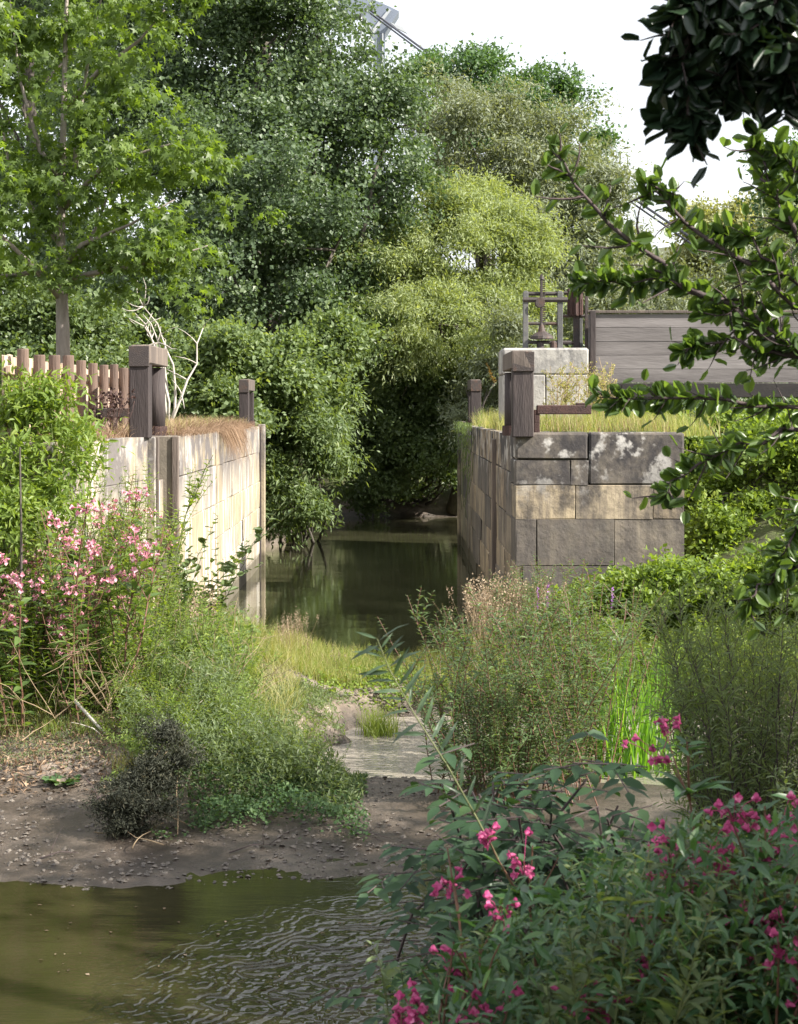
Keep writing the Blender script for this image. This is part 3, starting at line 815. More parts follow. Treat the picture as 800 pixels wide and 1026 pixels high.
# ------------------------------------------------------------------ trees
def crown(mb_, lobes, n_cl, n_lf, rc, size, tpl, mat=0, droop=.0, upn=.6, shell=.5, wid=1.0, out=.5, bough=.2):
    """leaf clumps through ellipsoid lobes; clumps break the outline and leave gaps"""
    vol = np.array([np.prod(l[1]) ** (2 / 3) for l in lobes]); cnt = (n_cl * vol / vol.sum()).astype(int) + 1
    for (c, r), k in zip(lobes, cnt):
        c, r = np.array(c, float), np.array(r, float)
        nb_ = max(int(k / 16), 5)
        bd = rdir(nb_); br_ = shell + (1.0 - shell) * rng.random(nb_) ** .5
        br_ *= 1 + .2 * np.sin(bd[:, 0] * 4 + c[0] * 3) * np.sin(bd[:, 2] * 5 + c[2] * 3) + rng.normal(size=nb_) * .09
        bsz = bough * rng.uniform(.5, 1.35, nb_)
        bi = rng.integers(0, nb_, k)
        q = bd[bi] * br_[bi][:, None] * .87 + rng.normal(size=(k, 3)) * np.array((1, 1, .7)) * bsz[bi][:, None]
        q += bd[bi] * (np.where(rng.random(k) < .2, rng.random(k) * .42, 0))[:, None]
        cl = c + q * r; d = nrm(q)
        crc = rc * rng.uniform(.5, 1.35, k)
        nl = np.maximum((n_lf * rng.uniform(.5, 1.5, k)).astype(int), 3)
        ci = np.repeat(np.arange(k), nl)
        off = rng.normal(size=(len(ci), 3)) * np.array((1, 1, .62)) * crc[ci][:, None] * .6
        off[:, 2] -= droop * np.abs(off[:, 0] ** 2 + off[:, 1] ** 2) ** .5
        p = cl[ci] + off + d[ci] * (rng.random(len(ci)) ** 2 * crc[ci] * .5)[:, None]
        nrmv = nrm(np.array((0, 0, upn)) + d[ci] * out + rng.normal(size=(len(ci), 3)) * .55)
        ax = nrm(d[ci] * .5 + rdir(len(ci)) + np.array((0, 0, -droop * 1.6 - .1)))
        cv = rng.random(k)[ci] * .5 + rng.random(len(ci)) * .5
        leaves(mb_, p, ax, nrmv, size * rng.uniform(.5, 1.35, len(ci)), tpl, mat, cv, wid)

def limbs(mb_, base, lobes, r0, fork=.35, mat=0, extra=3, kb=.06):
    base = np.array(base, float); cs = [np.array(l[0], float) for l in lobes]
    top = max(cs, key=lambda c: c[2]); mid = base + (np.mean(cs, 0) - base) * np.array((.35, .35, 1)) * fork
    trunk = curve(base, top, kb * .5, 9)
    hgt = trunk[:, 2]
    t = (hgt - hgt[0]) / max(hgt[-1] - hgt[0], .1)
    tube(mb_, trunk, r0 * (1 - .85 * t) + .01, 9, mat)
    for (c, r), cc in zip(lobes, cs):
        f = np.clip((cc[2] - base[2]) / max(top[2] - base[2], .1) - .32, .12, .8)
        i = int(f * 8); p0 = trunk[i]
        if np.linalg.norm(cc - p0) < .4: continue
        rr = r0 * (1 - .85 * f) * .5
        cur = curve(p0, cc, kb, 6); tube(mb_, cur, np.linspace(rr, rr * .3, 6), 6, mat)
        for _ in range(extra):
            q = cc + rdir(1)[0] * np.array(r) * .85
            tube(mb_, curve(cur[rng.integers(3, 6)], q, kb, 4), np.linspace(rr * .35, .006, 4), 4, mat, cap=False)

def tree(name, label, cat, base, lobes, leaf, bark='bark', r0=.25, group=None, n_cl=800, n_lf=60, rc=.5, size=.11, tpl=T_DIA, **k):
    base = np.array(base, float)
    e = empty(name, base, 0, label, cat, group)
    t = MB(); limbs(t, base, lobes, r0); child(t, "trunk", [M[bark]], e, base, smooth=True)
    c = MB(); crown(c, lobes, n_cl, n_lf, rc, size, tpl, **k); child(c, "crown", [M[leaf]], e, base)
    return e

def LB(px, py, Y, rpx, rpy=None, ry=None):
    s = F / Y; rpy = rpy or rpx
    return (P(px, py, Y), (rpx / s, (ry or rpx / s), rpy / s))
def ground_at(px, Y):
    p = P(px, 412, Y); return (p[0], Y, H(p[0], Y) - .1)

BG = "trees behind the lock"
# big alder
tree("alder_tree", "huge dark green alder filling the upper middle, left of the pale willow", "tree", ground_at(265, 50),
     [LB(265, 50, 48, 78, 70), LB(200, 40, 49, 75, 80), LB(330, 100, 47, 62, 60), LB(378, 165, 46, 46, 56), LB(285, 170, 45.5, 90, 80), LB(190, 170, 47, 70, 85),
      LB(335, 250, 45, 62, 60), LB(230, 270, 44.5, 78, 70), LB(170, 285, 46, 55, 60), LB(270, -40, 50, 48, 60), LB(215, -60, 51, 80, 60), LB(318, 36, 48, 26, 30), LB(130, 80, 51, 60, 90),
      LB(358, 112, 47.5, 34, 24), LB(394, 130, 47, 26, 24), LB(170, -130, 51, 80, 60), LB(240, -130, 50, 60, 60), LB(200, -210, 51, 60, 50), LB(120, -40, 51, 50, 60)],
     'l_alder', r0=.35, group=BG, n_cl=3400, n_lf=70, rc=.5, size=.125, bough=.27, tpl=T_DIA, wid=1.25)
tree("alder_tree", "dark alder standing behind the maple at the left edge", "tree", ground_at(40, 56),
     [LB(20, 60, 57, 90, 110), LB(100, 160, 55, 70, 90), LB(0, 220, 55, 90, 90), LB(90, 290, 54, 80, 70), LB(150, 330, 52, 60, 50), LB(20, -60, 58, 90, 70), LB(60, -150, 57, 90, 80), LB(-40, -100, 57, 80, 90), LB(0, -220, 57, 80, 60)],
     'l_alder', r0=.3, group=BG, n_cl=1500, n_lf=45, rc=.7, size=.17, tpl=T_DIA, wid=1.25)
# willows
tree("willow_tree", "bright yellow-green willow in the centre in front of the greyer one", "tree", ground_at(455, 50),
     [LB(455, 250, 47, 62, 58), LB(400, 275, 46, 42, 52), LB(510, 265, 47, 46, 62), LB(480, 220, 48, 50, 36), LB(440, 325, 45, 66, 44), LB(515, 330, 46, 40, 50), LB(420, 225, 48, 34, 30)],
     'l_willow', r0=.25, group=BG, n_cl=1500, n_lf=70, rc=.42, size=.15, tpl=T_NAR, droop=.35, wid=1.5)
tree("willow_tree", "tall grey-green willow rising behind the bright one, against the sky", "tree", ground_at(520, 63),
     [LB(470, 140, 63, 52, 56), LB(535, 150, 64, 55, 58), LB(585, 200, 62, 44, 56), LB(610, 262, 61, 34, 60), LB(560, 245, 60, 52, 70), LB(450, 105, 65, 34, 26), LB(560, 315, 60, 60, 50), LB(605, 190, 62, 26, 40)],
     'l_willow_g', r0=.35, group=BG, n_cl=1500, n_lf=60, rc=.6, size=.2, tpl=T_NAR, droop=.3, wid=1.7)
tree("ash_tree", "green tree top showing above the grey-green willow at the skyline", "tree", ground_at(490, 76),
     [LB(455, 85, 76, 50, 32), LB(520, 98, 76, 48, 34), LB(560, 125, 76, 34, 36), LB(485, 66, 77, 28, 18), LB(420, 85, 76, 26, 28), LB(500, 160, 77, 90, 60), LB(600, 160, 76, 22, 26)],
     'l_alder2', r0=.35, group=BG, n_cl=900, n_lf=50, rc=.6, size=.2, tpl=T_DIA)
tree("willow_tree", "grey-green willow behind the plank wall, right of the sluice gear", "tree", ground_at(700, 58),
     [LB(640, 300, 56, 60, 44), LB(710, 280, 57, 64, 48), LB(775, 262, 58, 50, 56), LB(700, 350, 56, 100, 50), LB(590, 330, 55, 50, 50), LB(820, 310, 57, 60, 60)],
     'l_willow_g', r0=.3, group=BG, n_cl=900, n_lf=55, rc=.6, size=.19, tpl=T_NAR, droop=.3, wid=1.7)
tree("lime_tree", "pale yellowing round tree on the skyline at the right", "tree", ground_at(735, 92),
     [LB(730, 218, 92, 40, 36), LB(762, 222, 93, 34, 34), LB(705, 240, 92, 26, 34), LB(735, 262, 92, 55, 40)],
     'l_yellow', r0=.35, group=BG, n_cl=500, n_lf=55, rc=.8, size=.26, tpl=T_DIA)
tree("alder_tree", "dark tree cut by the right edge below the overhanging leaves", "tree", ground_at(800, 74),
     [LB(800, 190, 74, 46, 44), LB(790, 240, 73, 30, 44), LB(830, 230, 74, 50, 70)],
     'l_alder2', r0=.3, group=BG, n_cl=500, n_lf=50, rc=.6, size=.2, tpl=T_DIA)
tree("beech_tree", "broad shaded tree filling the gaps behind the big alder", "tree", ground_at(260, 70),
     [LB(230, 150, 70, 110, 100), LB(310, 200, 69, 80, 90), LB(200, 280, 68, 100, 80), LB(320, 300, 67, 90, 70), LB(240, 370, 66, 120, 60), LB(250, 60, 70, 50, 60), LB(120, 330, 66, 80, 70), LB(100, 100, 71, 90, 100)],
     'l_alder', r0=.3, group=BG, n_cl=1300, n_lf=50, rc=.9, size=.24, tpl=T_DIA, bough=.35)
# extra depth behind the central gap
tree("alder_tree", "shaded alder deep between the big alder and the bright willow", "tree", ground_at(400, 58),
     [LB(390, 300, 57, 70, 60), LB(430, 400, 56, 80, 70), LB(330, 360, 56, 70, 80), LB(400, 440, 54.5, 70, 50)],
     'l_alder', r0=.25, group=BG, n_cl=700, n_lf=45, rc=.6, size=.17, tpl=T_DIA)
tree("alder_tree", "dark leafy backdrop tree below the plank wall on the right", "tree", ground_at(720, 44),
     [LB(660, 420, 43, 80, 50), LB(760, 430, 43, 80, 55), LB(850, 420, 43, 80, 60), LB(590, 410, 45, 60, 50)],
     'l_alder', r0=.2, group=BG, n_cl=700, n_lf=45, rc=.5, size=.14, tpl=T_DIA)

def shrub(name, label, base, lobes, leaf, group=None, bark='bark', r0=.06, **k):
    base = np.array(base, float); e = empty(name, base, 0, label, "shrub", group)
    t = MB()
    for (c, r) in lobes:
        c = np.array(c)
        for _ in range(3):
            tube(t, curve(base + rng.normal(size=3) * np.array((.25, .25, 0)), c + rdir(1)[0] * np.array(r) * .5, .08, 6), np.linspace(r0, r0 * .25, 6), 5)
    child(t, "stems", [M[bark]], e, base, smooth=True)
    c_ = MB(); crown(c_, lobes, **k); child(c_, "foliage", [M[leaf]], e, base)
    return e
SG = "shrubs around the far pool"
shrub("ash_shrub", "light green bush overhanging the water past the left lock wall", ground_at(295, 41),
      [LB(290, 395, 39, 36, 42), LB(306, 440, 38.5, 34, 46), LB(280, 490, 38, 26, 44), LB(328, 400, 39, 22, 30), LB(266, 430, 39, 30, 46), LB(300, 505, 37.5, 20, 24), LB(322, 450, 38.4, 18, 24)],
      'l_ash', SG, n_cl=620, n_lf=48, rc=.36, size=.15, tpl=T_NAR, wid=1.8, droop=.35, bough=.26, shell=.3)
shrub("alder_shrub", "dark grey-green shrub against the foot of the bright willow", ground_at(400, 50.5),
      [LB(350, 340, 45, 50, 40), LB(400, 380, 46, 55, 50), LB(440, 430, 47, 46, 60), LB(380, 455, 48, 50, 40), LB(350, 420, 47, 40, 50), LB(460, 380, 47, 40, 50)],
      'l_shrub', SG, n_cl=1300, n_lf=55, rc=.4, size=.12, tpl=T_DIA)
shrub("alder_shrub", "low dark shrub whose bare stems reach the far water edge", ground_at(420, 50.2),
      [LB(400, 480, 49.5, 46, 22), LB(450, 478, 49.5, 34, 22), LB(360, 495, 49, 22, 14), LB(430, 440, 49, 40, 26)],
      'l_shrub', SG, n_cl=380, n_lf=38, rc=.35, size=.12, tpl=T_DIA)
shrub("elder_shrub", "fresh green bush behind the dry grass of the left lock wall", ground_at(225, 38),
      [LB(215, 355, 37, 44, 34), LB(265, 370, 38, 44, 40), LB(180, 385, 37, 40, 34), LB(235, 400, 36.5, 44, 34), LB(320, 345, 40, 36, 30)],
      'l_ash', SG, n_cl=900, n_lf=55, rc=.34, size=.13, tpl=T_DIA)
shrub("elder_shrub", "dense bush behind the log fence under the maple", ground_at(60, 34),
      [LB(30, 340, 33, 60, 40), LB(100, 350, 34, 60, 40), LB(150, 375, 34, 40, 34), LB(60, 390, 32, 70, 40), LB(-10, 310, 33, 40, 50)],
      'l_shrub', SG, n_cl=900, n_lf=55, rc=.36, size=.12, tpl=T_DIA)
shrub("willow_shrub", "olive shrub behind the far post of the right lock wall", ground_at(500, 43),
      [LB(480, 400, 44, 36, 40), LB(520, 380, 43, 36, 44), LB(505, 350, 43, 30, 40), LB(560, 380, 44, 40, 50)],
      'l_willow_g', SG, n_cl=600, n_lf=55, rc=.34, size=.14, tpl=T_NAR, wid=1.6, droop=.2)
RG = "shrubs right of the right lock wall"
shrub("bramble_shrub", "bright sunlit bramble bank beside the right lock wall under the plank wall", ground_at(745, 24.5),
      [LB(730, 500, 24.5, 46, 60), LB(790, 480, 24.5, 50, 60), LB(715, 560, 23.8, 30, 40), LB(770, 550, 23.5, 50, 50), LB(830, 530, 24, 50, 60), LB(700, 520, 24.6, 18, 60)],
      'l_weed', RG, n_cl=1000, n_lf=55, rc=.22, size=.085, tpl=T_DIA, r0=.02)
shrub("bramble_shrub", "yellow-green leafy scrub just below the black beam", ground_at(740, 26.6),
      [LB(640, 428, 26.8, 34, 16), LB(700, 438, 26.6, 40, 22), LB(765, 442, 26.6, 44, 24), LB(820, 440, 26.5, 44, 28)],
      'l_weed', RG, n_cl=700, n_lf=45, rc=.2, size=.09, tpl=T_DIA, r0=.02)
shrub("bramble_shrub", "leafy green scrub standing low against the foot of the right wall's front", ground_at(660, 19.8),
      [LB(650, 600, 19.8, 46, 34), LB(720, 600, 19.6, 50, 40), LB(790, 600, 19.5, 50, 50), LB(600, 620, 19.6, 36, 24)],
      'l_weed', RG, n_cl=700, n_lf=50, rc=.18, size=.075, tpl=T_DIA, r0=.015)

# maple
mb_base = np.array((*P(64, 412, 27.0)[:2], TOP - .05))
e = empty("maple_tree", mb_base, 0, "young maple with a slim pale trunk and bright back-lit leaves, upper left", "tree")
t = MB(); s27 = 27.0
tr = [mb_base] + [P(x, y, 27) for x, y in ((63, 330), (62, 300), (61, 240), (62, 180), (64, 110), (66, 20), (70, -60))]
tube(t, tr, [.13, .115, .10, .075, .06, .05, .035, .01], 10)
br = [((63, 302), (28, 262), (-20, 215), (-60, 120)), ((64, 300), (72, 272), (98, 225), (120, 160)), ((62, 245), (40, 222), (10, 170), (-10, 60)),
      ((63, 270), (82, 245), (130, 225), (175, 200)), ((75, 175), (78, 130), (90, 50), (110, -40)), ((64, 280), (110, 270), (160, 262), (208, 246)),
      ((62, 180), (40, 150), (20, 80), (10, 0)), ((62, 210), (100, 170), (150, 150), (185, 140)), ((64, 110), (100, 70), (140, 40), (165, 10)), ((63, 265), (20, 275), (-30, 280), (-60, 270))]
lob = []
for bi, b in enumerate(br):
    dy = rng.uniform(-1.4, 1.4)
    pts = [P(x, y, 27 + dy * i / 3) for i, (x, y) in enumerate(b)]
    tube(t, pts, [.055, .042, .025, .01], 7)
    for i in (1, 2, 3):
        for q in range(3 if i > 1 else 1):
            lob.append((pts[i] + rng.normal(size=3) * (.12 + .1 * i), (.42, .5, .28)))
lob += [LB(*a) for a in ((60, 40, 27.4, 60, 50), (110, 100, 26.5, 45, 40), (20, 120, 26.8, 45, 45), (100, 150, 26.6, 42, 34), (125, 205, 26.5, 36, 22), (15, 190, 26.6, 36, 30),
                          (60, -10, 27.2, 60, 40), (70, -90, 27.2, 60, 50), (75, -160, 27.2, 40, 50), (150, 170, 26.6, 26, 24), (130, 45, 27, 34, 36), (0, 60, 27, 40, 60), (10, 250, 26.6, 26, 16),
                          (180, 147, 26.8, 15, 12), (208, 246, 27, 18, 11), (178, 268, 27, 20, 12), (140, 255, 26.8, 26, 12), (165, 25, 27, 26, 20), (120, 290, 26.6, 26, 12))]
child(t, "trunk", [M['bark_pale']], e, mb_base, smooth=True)
c_ = MB(); crown(c_, lob, 640, 19, .22, .15, T_MAP, droop=.5, upn=.7, shell=.15, wid=1.1, bough=.3); child(c_, "crown", [M['l_maple']], e, mb_base)
# a second light green tree peeking in at the left edge
tree("maple_tree", "yellow-green branch ends of another maple at the top left edge", "tree", (-7.4, 22.0, 2.9),
     [LB(-22, 40, 22, 34, 40), LB(-60, -10, 22, 60, 60), LB(-40, 100, 22, 30, 40), LB(-70, 180, 22, 50, 60)], 'l_maple', r0=.1, n_cl=260, n_lf=26, rc=.25, size=.13, tpl=T_MAP, droop=.4, shell=.2)

# off-screen bank trees to the right whose shade falls over the near bank
SH = "tall trees along the near right bank"
for i, (x, y, top, rr) in enumerate(((6.6, 0.6, 6.5, 2.3), (7.3, 4.0, 6.7, 2.4), (8.0, 7.8, 7.2, 2.3), (6.2, -2.6, 6.3, 2.3))):
    lb = [((x + a, y + b, 2.0 + c), (rr * .8, rr * .85, 1.9)) for a, b, c in ((0, 0, top - 3.4), (-.6, .6, 1.4), (.8, -.4, 2.4), (-.4, -.7, 2.6))]
    tree("alder_tree", ["bank alder nearest the viewer, its shade on the foreground", "bank alder in the middle of the right-hand row", "farthest bank alder of the right-hand row", "bank alder beside the viewer's own standing place"][i], "tree",
         (x, y, H(x, y) - .1), lb, 'l_alder', r0=.16, group=SH, n_cl=900, n_lf=28, rc=.42, size=.17, tpl=T_DIA, wid=1.4)

# ------------------------------------------------------------------ leafy twigs (foreground)
def twig(tm, lm, pts, r0, nside, slen, nleaf, lsize, tpl, mat=0, spread=.9, dz=-.1, flat=.5, ends=True):
    pts = np.array(pts, float); k = 14
    seg = np.linspace(0, len(pts) - 1, k); i0 = np.clip(seg.astype(int), 0, len(pts) - 2); f = (seg - i0)[:, None]
    main = pts[i0] * (1 - f) + pts[i0 + 1] * f
    main[1:-1] += rng.normal(size=(k - 2, 3)) * .012
    tube(tm, main, np.linspace(r0, r0 * .22, k), 6)
    L = np.linalg.norm(np.diff(pts, axis=0), axis=1).sum()
    lines = [(main, 1.0)]
    for s in range(nside):
        t = .08 + .9 * (s + rng.random()) / nside
        j = min(int(t * (k - 1)), k - 2); p = main[j] + (main[j + 1] - main[j]) * rng.random()
        d = nrm(main[j + 1] - main[j]); sd = np.cross(d, np.array((0, 1.0, 0))) * (1 if s % 2 else -1)
        dirn = nrm(d * .8 + sd * spread + rng.normal(size=3) * .35 + np.array((0, 0, dz)))
        l = slen * rng.uniform(.5, 1.2) * (1 - .5 * t)
        c = curve(p, p + dirn * l, .05, 5); tube(tm, c, np.linspace(r0 * .35, r0 * .1, 5), 4, cap=False); lines.append((c, l / L))
    for c, w in lines:
        ll = np.linalg.norm(np.diff(c, axis=0), axis=1).sum()
        n = max(int(nleaf * ll), 3); t = np.linspace(.12, 1, n) * (len(c) - 1.001); i = t.astype(int); f = (t - i)[:, None]
        p = c[i] * (1 - f) + c[i + 1] * f; d = nrm(c[i + 1] - c[i]); sg = np.where(np.arange(n) % 2, 1, -1)[:, None]
        sd = nrm(np.cross(d, rdir(n) * .5 + np.array((0, .8, .3)))) * sg
        ax = nrm(d * .65 + sd * .9 + rng.normal(size=(n, 3)) * .3 + np.array((0, 0, dz)))
        nn = nrm(np.array((0, -.35, flat)) + rng.normal(size=(n, 3)) * .5)
        leaves(lm, p + ax * lsize * .12, ax, nn, lsize * rng.uniform(.6, 1.2, n), tpl, mat)

# alder at the right whose branches reach into the picture
TB = np.array((4.3, 6.6, H(4.3, 6.6) - .1))
ft = empty("alder_tree", TB, 0, "near alder whose leafy branches reach in from the right edge", "tree")
tm, lm = MB(), MB()
crotch = np.array((4.1, 6.5, 3.3))
tube(tm, [TB, (4.25, 6.6, 2.2), crotch, (4.3, 6.6, 5.0), (4.6, 6.9, 7.4), (4.8, 7, 9)], [.17, .14, .12, .1, .06, .02], 12)
YN = 5.9
def near(*pp, Y=YN, dy=0): return [P(x, y, Y + dy * i) for i, (x, y) in enumerate(pp)]
for pts, r0, ns, sl, nl, ls in (
    ([crotch] + near((800, 362), (735, 312), (690, 288), (655, 258), (612, 221), (580, 185), (552, 150)), .018, 15, 0.28, 20, .062),
    ([np.array((4.2, 6.6, 4.0))] + near((810, 310), (745, 272), (690, 222), (662, 195), (648, 182)), .015, 13, 0.25, 20, .062),
    ([crotch] + near((800, 362), (760, 345), (710, 345), (680, 352)), .012, 8, .17, 28, .06),
    ([np.array((4.2, 6.6, 3.0))] + near((815, 412), (750, 400), (680, 402), (630, 402), (600, 398)), .012, 13, 0.17, 20, .062),
    ([np.array((4.2, 6.6, 3.0))] + near((805, 430), (760, 440), (715, 455), (680, 480), (665, 500)), .012, 11, 0.23, 20, .062),
    ([np.array((4.2, 6.6, 4.0))] + near((805, 250), (785, 210), (765, 170), (755, 130)), .014, 13, 0.25, 20, .062),
    ([np.array((4.2, 6.6, 4.5))] + near((830, 190), (800, 170), (775, 150)), .014, 9, 0.23, 20, .062),
    ([np.array((4.2, 6.6, 4.0))] + near((815, 300), (780, 265), (745, 240), (720, 232)), .012, 10, 0.23, 20, .062),
    ([crotch] + near((820, 380), (780, 330), (745, 310), (700, 312)), .012, 9, 0.23, 20, .062),
    ([np.array((4.2, 6.6, 2.4))] + near((825, 560), (790, 570), (765, 585), (750, 610)), .012, 10, 0.23, 20, .062),
    ([np.array((4.2, 6.6, 2.4))] + near((830, 500), (800, 520), (780, 560)), .012, 8, 0.23, 20, .062),
    ([crotch] + near((700, 292), (660, 284), (620, 280), (575, 284)), .008, 9, .1, 30, .06),
    ):
    twig(tm, lm, pts, r0, ns, sl, nl, ls, T_OVA)
child(tm, "trunk", [M['twig']], ft, TB, smooth=True); child(lm, "foliage", [M['l_near']], ft, TB, smooth=True)
cm = MB(); crown(cm, [((4.9, 6.9, 9.0), (1.4, 1.5, 1.2)), ((4.6, 6.3, 7.9), (1.0, 1.1, .8))], 120, 36, .35, .11, T_DIA, wid=1.5)
child(cm, "crown", [M['l_alder']], ft, TB)
# overhead dark-leaved tree
TB2 = np.array((2.9, 2.6, H(2.9, 2.6) - .1))
ot = empty("alder_tree", TB2, 0, "tree whose dark hanging leaves fill the top right corner", "tree")
tm, lm = MB(), MB()
tube(tm, [TB2, (2.85, 2.8, 3.2), (2.6, 3.2, 5.0), (2.4, 3.6, 7)], [.14, .11, .08, .03], 12)
YO = 4.0
for pts, r0, ns, sl in (
    ([(2.6, 3.2, 5.0)] + near((860, -90), (770, -30), (710, 10), (690, 40), (684, 70), (690, 115), (691, 140), Y=YO), .016, 16, .2),
    ([(2.6, 3.2, 5.0)] + near((850, -60), (780, -10), (740, 40), (725, 70), (715, 88), Y=YO + .1), .012, 16, .22),
    ([(2.6, 3.2, 5.0)] + near((850, -30), (790, 20), (765, 60), (745, 88), Y=YO + .25), .012, 14, .2),
    ([(2.6, 3.2, 5.0)] + near((870, -10), (800, 40), (790, 80), (780, 92), Y=YO + .1), .012, 14, .2),
    ([(2.6, 3.2, 5.0)] + near((820, -70), (740, -30), (700, 0), (678, 14), Y=YO - .1), .012, 14, .18),
    ([(2.6, 3.2, 5.0)] + near((840, -70), (760, -10), (725, 30), (700, 50), Y=YO + .3), .012, 14, .2),
    ([(2.6, 3.2, 5.0)] + near((840, -90), (790, -30), (770, 10), (760, 40), Y=YO - .2), .012, 14, .2),
    ([(2.6, 3.2, 5.0)] + near((900, 20), (840, 60), (815, 90), (800, 100), Y=YO + .3), .012, 14, .2),
    ):
    twig(tm, lm, pts, r0, ns, sl * .75, 46, .066, T_OVA, dz=-.3)
for pts in (near((705, 20), (670, 62), (652, 82), Y=YO), near((700, 60), (680, 100), (676, 118), Y=YO)):
    twig(tm, lm, pts, .004, 3, .06, 30, .07, T_OVA, dz=-.3)
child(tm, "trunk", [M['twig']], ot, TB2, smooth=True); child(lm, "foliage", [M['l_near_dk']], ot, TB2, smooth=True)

# ------------------------------------------------------------------ herb prototypes
def flower_mesh(mb_, c, sc, n, mat):
    """a loose head of hooded pouch-shaped balsam blossoms"""
    for i in range(n):
        p = np.array(c) + rng.normal(size=3) * np.array((.5, .5, .42)) * sc
        d = nrm(rng.normal(size=3) * np.array((1, 1, .3))); u = nrm(np.cross(d, (0, 0, 1.0))); s = sc * .22
        up = np.array((0, 0, 1.0))
        tube(mb_, [np.array(c) - np.array((0, 0, sc * .5)), (p + np.array(c)) / 2, p - d * s * .5], s * .09, 4, mat, .1)
        tube(mb_, [p - d * s * .9, p - d * s * .3, p + d * s * .35], [s * .1, s * .42, s * .5], 6, mat, rng.random() * .6)
        pos = np.stack([p + d * s * .3] * 4); ax = np.stack([up + d * .4, u + d * .5 - up * .2, -u + d * .5 - up * .2, -up + d * .7])
        leaves(mb_, pos, ax, np.stack([d] * 4) + rng.normal(size=(4, 3)) * .2, s * 1.25, T_OVA, mat, rng.random(4), 1.2)

def herb(name, cat, h, nst, leafsize, tpl, leafmat_, stem, whorl=2, gap=.05, spread=.1, fl=None, nfl=0, flsc=.06, start=.12, taper=.6, branch=0, lean=.06, r=.006, wid=1.0, hide=True, upl=.35):
    """one multi-stemmed plant at the origin; fl adds flower heads as children"""
    e = empty(name); tag(e, None, cat)
    sm_, lm_ = MB(), MB(); tips = []
    for s in range(nst):
        b = np.array((rng.normal() * spread, rng.normal() * spread, -.05)); hh = h * rng.uniform(.72, 1.05)
        tip = b + np.array((rng.normal() * lean * hh * 2 + b[0] * 1.2, rng.normal() * lean * hh * 2 + b[1] * 1.2, hh))
        main = curve(b, tip, .03, 7); tube(sm_, main, np.linspace(r, r * .35, 7), 5, cap=False); lines = [main]; tips.append(tip)
        for q in range(branch):
            j = rng.integers(3, 6); a = rng.random() * 6.28
            t2 = main[j] + np.array((math.cos(a) * .32, math.sin(a) * .32, .55)) * hh * rng.uniform(.25, .45)
            c = curve(main[j], t2, .04, 4); tube(sm_, c, np.linspace(r * .6, r * .25, 4), 4, cap=False); lines.append(c); tips.append(t2)
        for li, c in enumerate(lines):
            L = np.linalg.norm(np.diff(c, axis=0), axis=1).sum(); n = max(int(L / gap), 2)
            t = np.linspace(start if li == 0 else .15, .99, n); tt = np.repeat(t, whorl) * (len(c) - 1.001); i = tt.astype(int); f = (tt - i)[:, None]
            p = c[i] * (1 - f) + c[i + 1] * f
            a = np.repeat(np.arange(n) * 1.9, whorl) + np.tile(np.arange(whorl) / whorl * 6.283, n) + rng.normal(size=n * whorl) * .35
            ax = np.stack([np.cos(a), np.sin(a), np.full_like(a, upl) + rng.normal(size=len(a)) * .25], 1)
            sz = leafsize * (1 - taper * np.repeat(t, whorl) ** 2) * rng.uniform(.7, 1.15, n * whorl)
            leaves(lm_, p, ax, np.array((0, 0, 1.0)) + rng.normal(size=(len(a), 3)) * .25, sz, tpl, 0, None, wid)
    sm_.build("stems", [M[stem]], e); lm_.build("foliage", [M[leafmat_]], e, smooth=True)
    if fl:
        order = rng.permutation(len(tips))[:nfl]
        for i in order:
            fm = MB(); flower_mesh(fm, (0, 0, 0), flsc, 8, 0)
            o = fm.build("flower_head", [M[fl]], e); o.location = tuple(tips[i] + np.array((0, 0, -.01)))
    return e

used = set()
def scatter(protos, spots, label, group, scale=(.8, 1.15), tilt=.06, labels=None):
    out = []
    for i, sp in enumerate(spots):
        pr = protos[i % len(protos)]
        o = copy_tree(pr)
        x, y = sp[0], sp[1]; z = sp[2] if len(sp) > 2 and sp[2] is not None else H(x, y)
        sc = rng.uniform(*scale) * (sp[3] if len(sp) > 3 else 1)
        o.location = (float(x), float(y), float(z)); o.rotation_euler = (rng.normal() * tilt, rng.normal() * tilt, rng.random() * 6.28); o.scale = (sc, sc, sc)
        o["label"] = labels[i] if labels else label; o["group"] = group
        out.append(o)
    return out
def retire(protos):
    for pr in protos:
        for ch in list(pr.children): bpy.data.objects.remove(ch)
        bpy.data.objects.remove(pr)

def px_spots(n, x0, x1, Y0, Y1, hfun=None, pw=1.0):
    """random plant positions over a wedge of ground seen between two picture columns"""
    out = []
    while len(out) < n:
        y = Y0 + (Y1 - Y0) * rng.random() ** pw; px = rng.uniform(x0, x1); x = (px - 395) / (F / y)
        z = H(x, y)
        if z < .02: continue
        out.append((x, y, z))
    return out

def capped(n, x0, x1, Y0, Y1, h, cap, jit=30, lo=.25, hi=1.1):
    """spots whose plants (height h) stay under the outline cap(px) of the growth"""
    out = []
    for (x, y, z) in px_spots(n, x0, x1, Y0, Y1):
        px = 395 + x * F / y; zmax = CAMZ - (cap(px) + rng.random() * jit - 412) * y / F
        out.append((x, y, z, min(max((zmax - z) / h, lo), hi)))
    return out
MOUND = lambda px: float(np.interp(px, (-20, 110, 190, 235, 262, 330), (560, 560, 575, 630, 675, 725)))
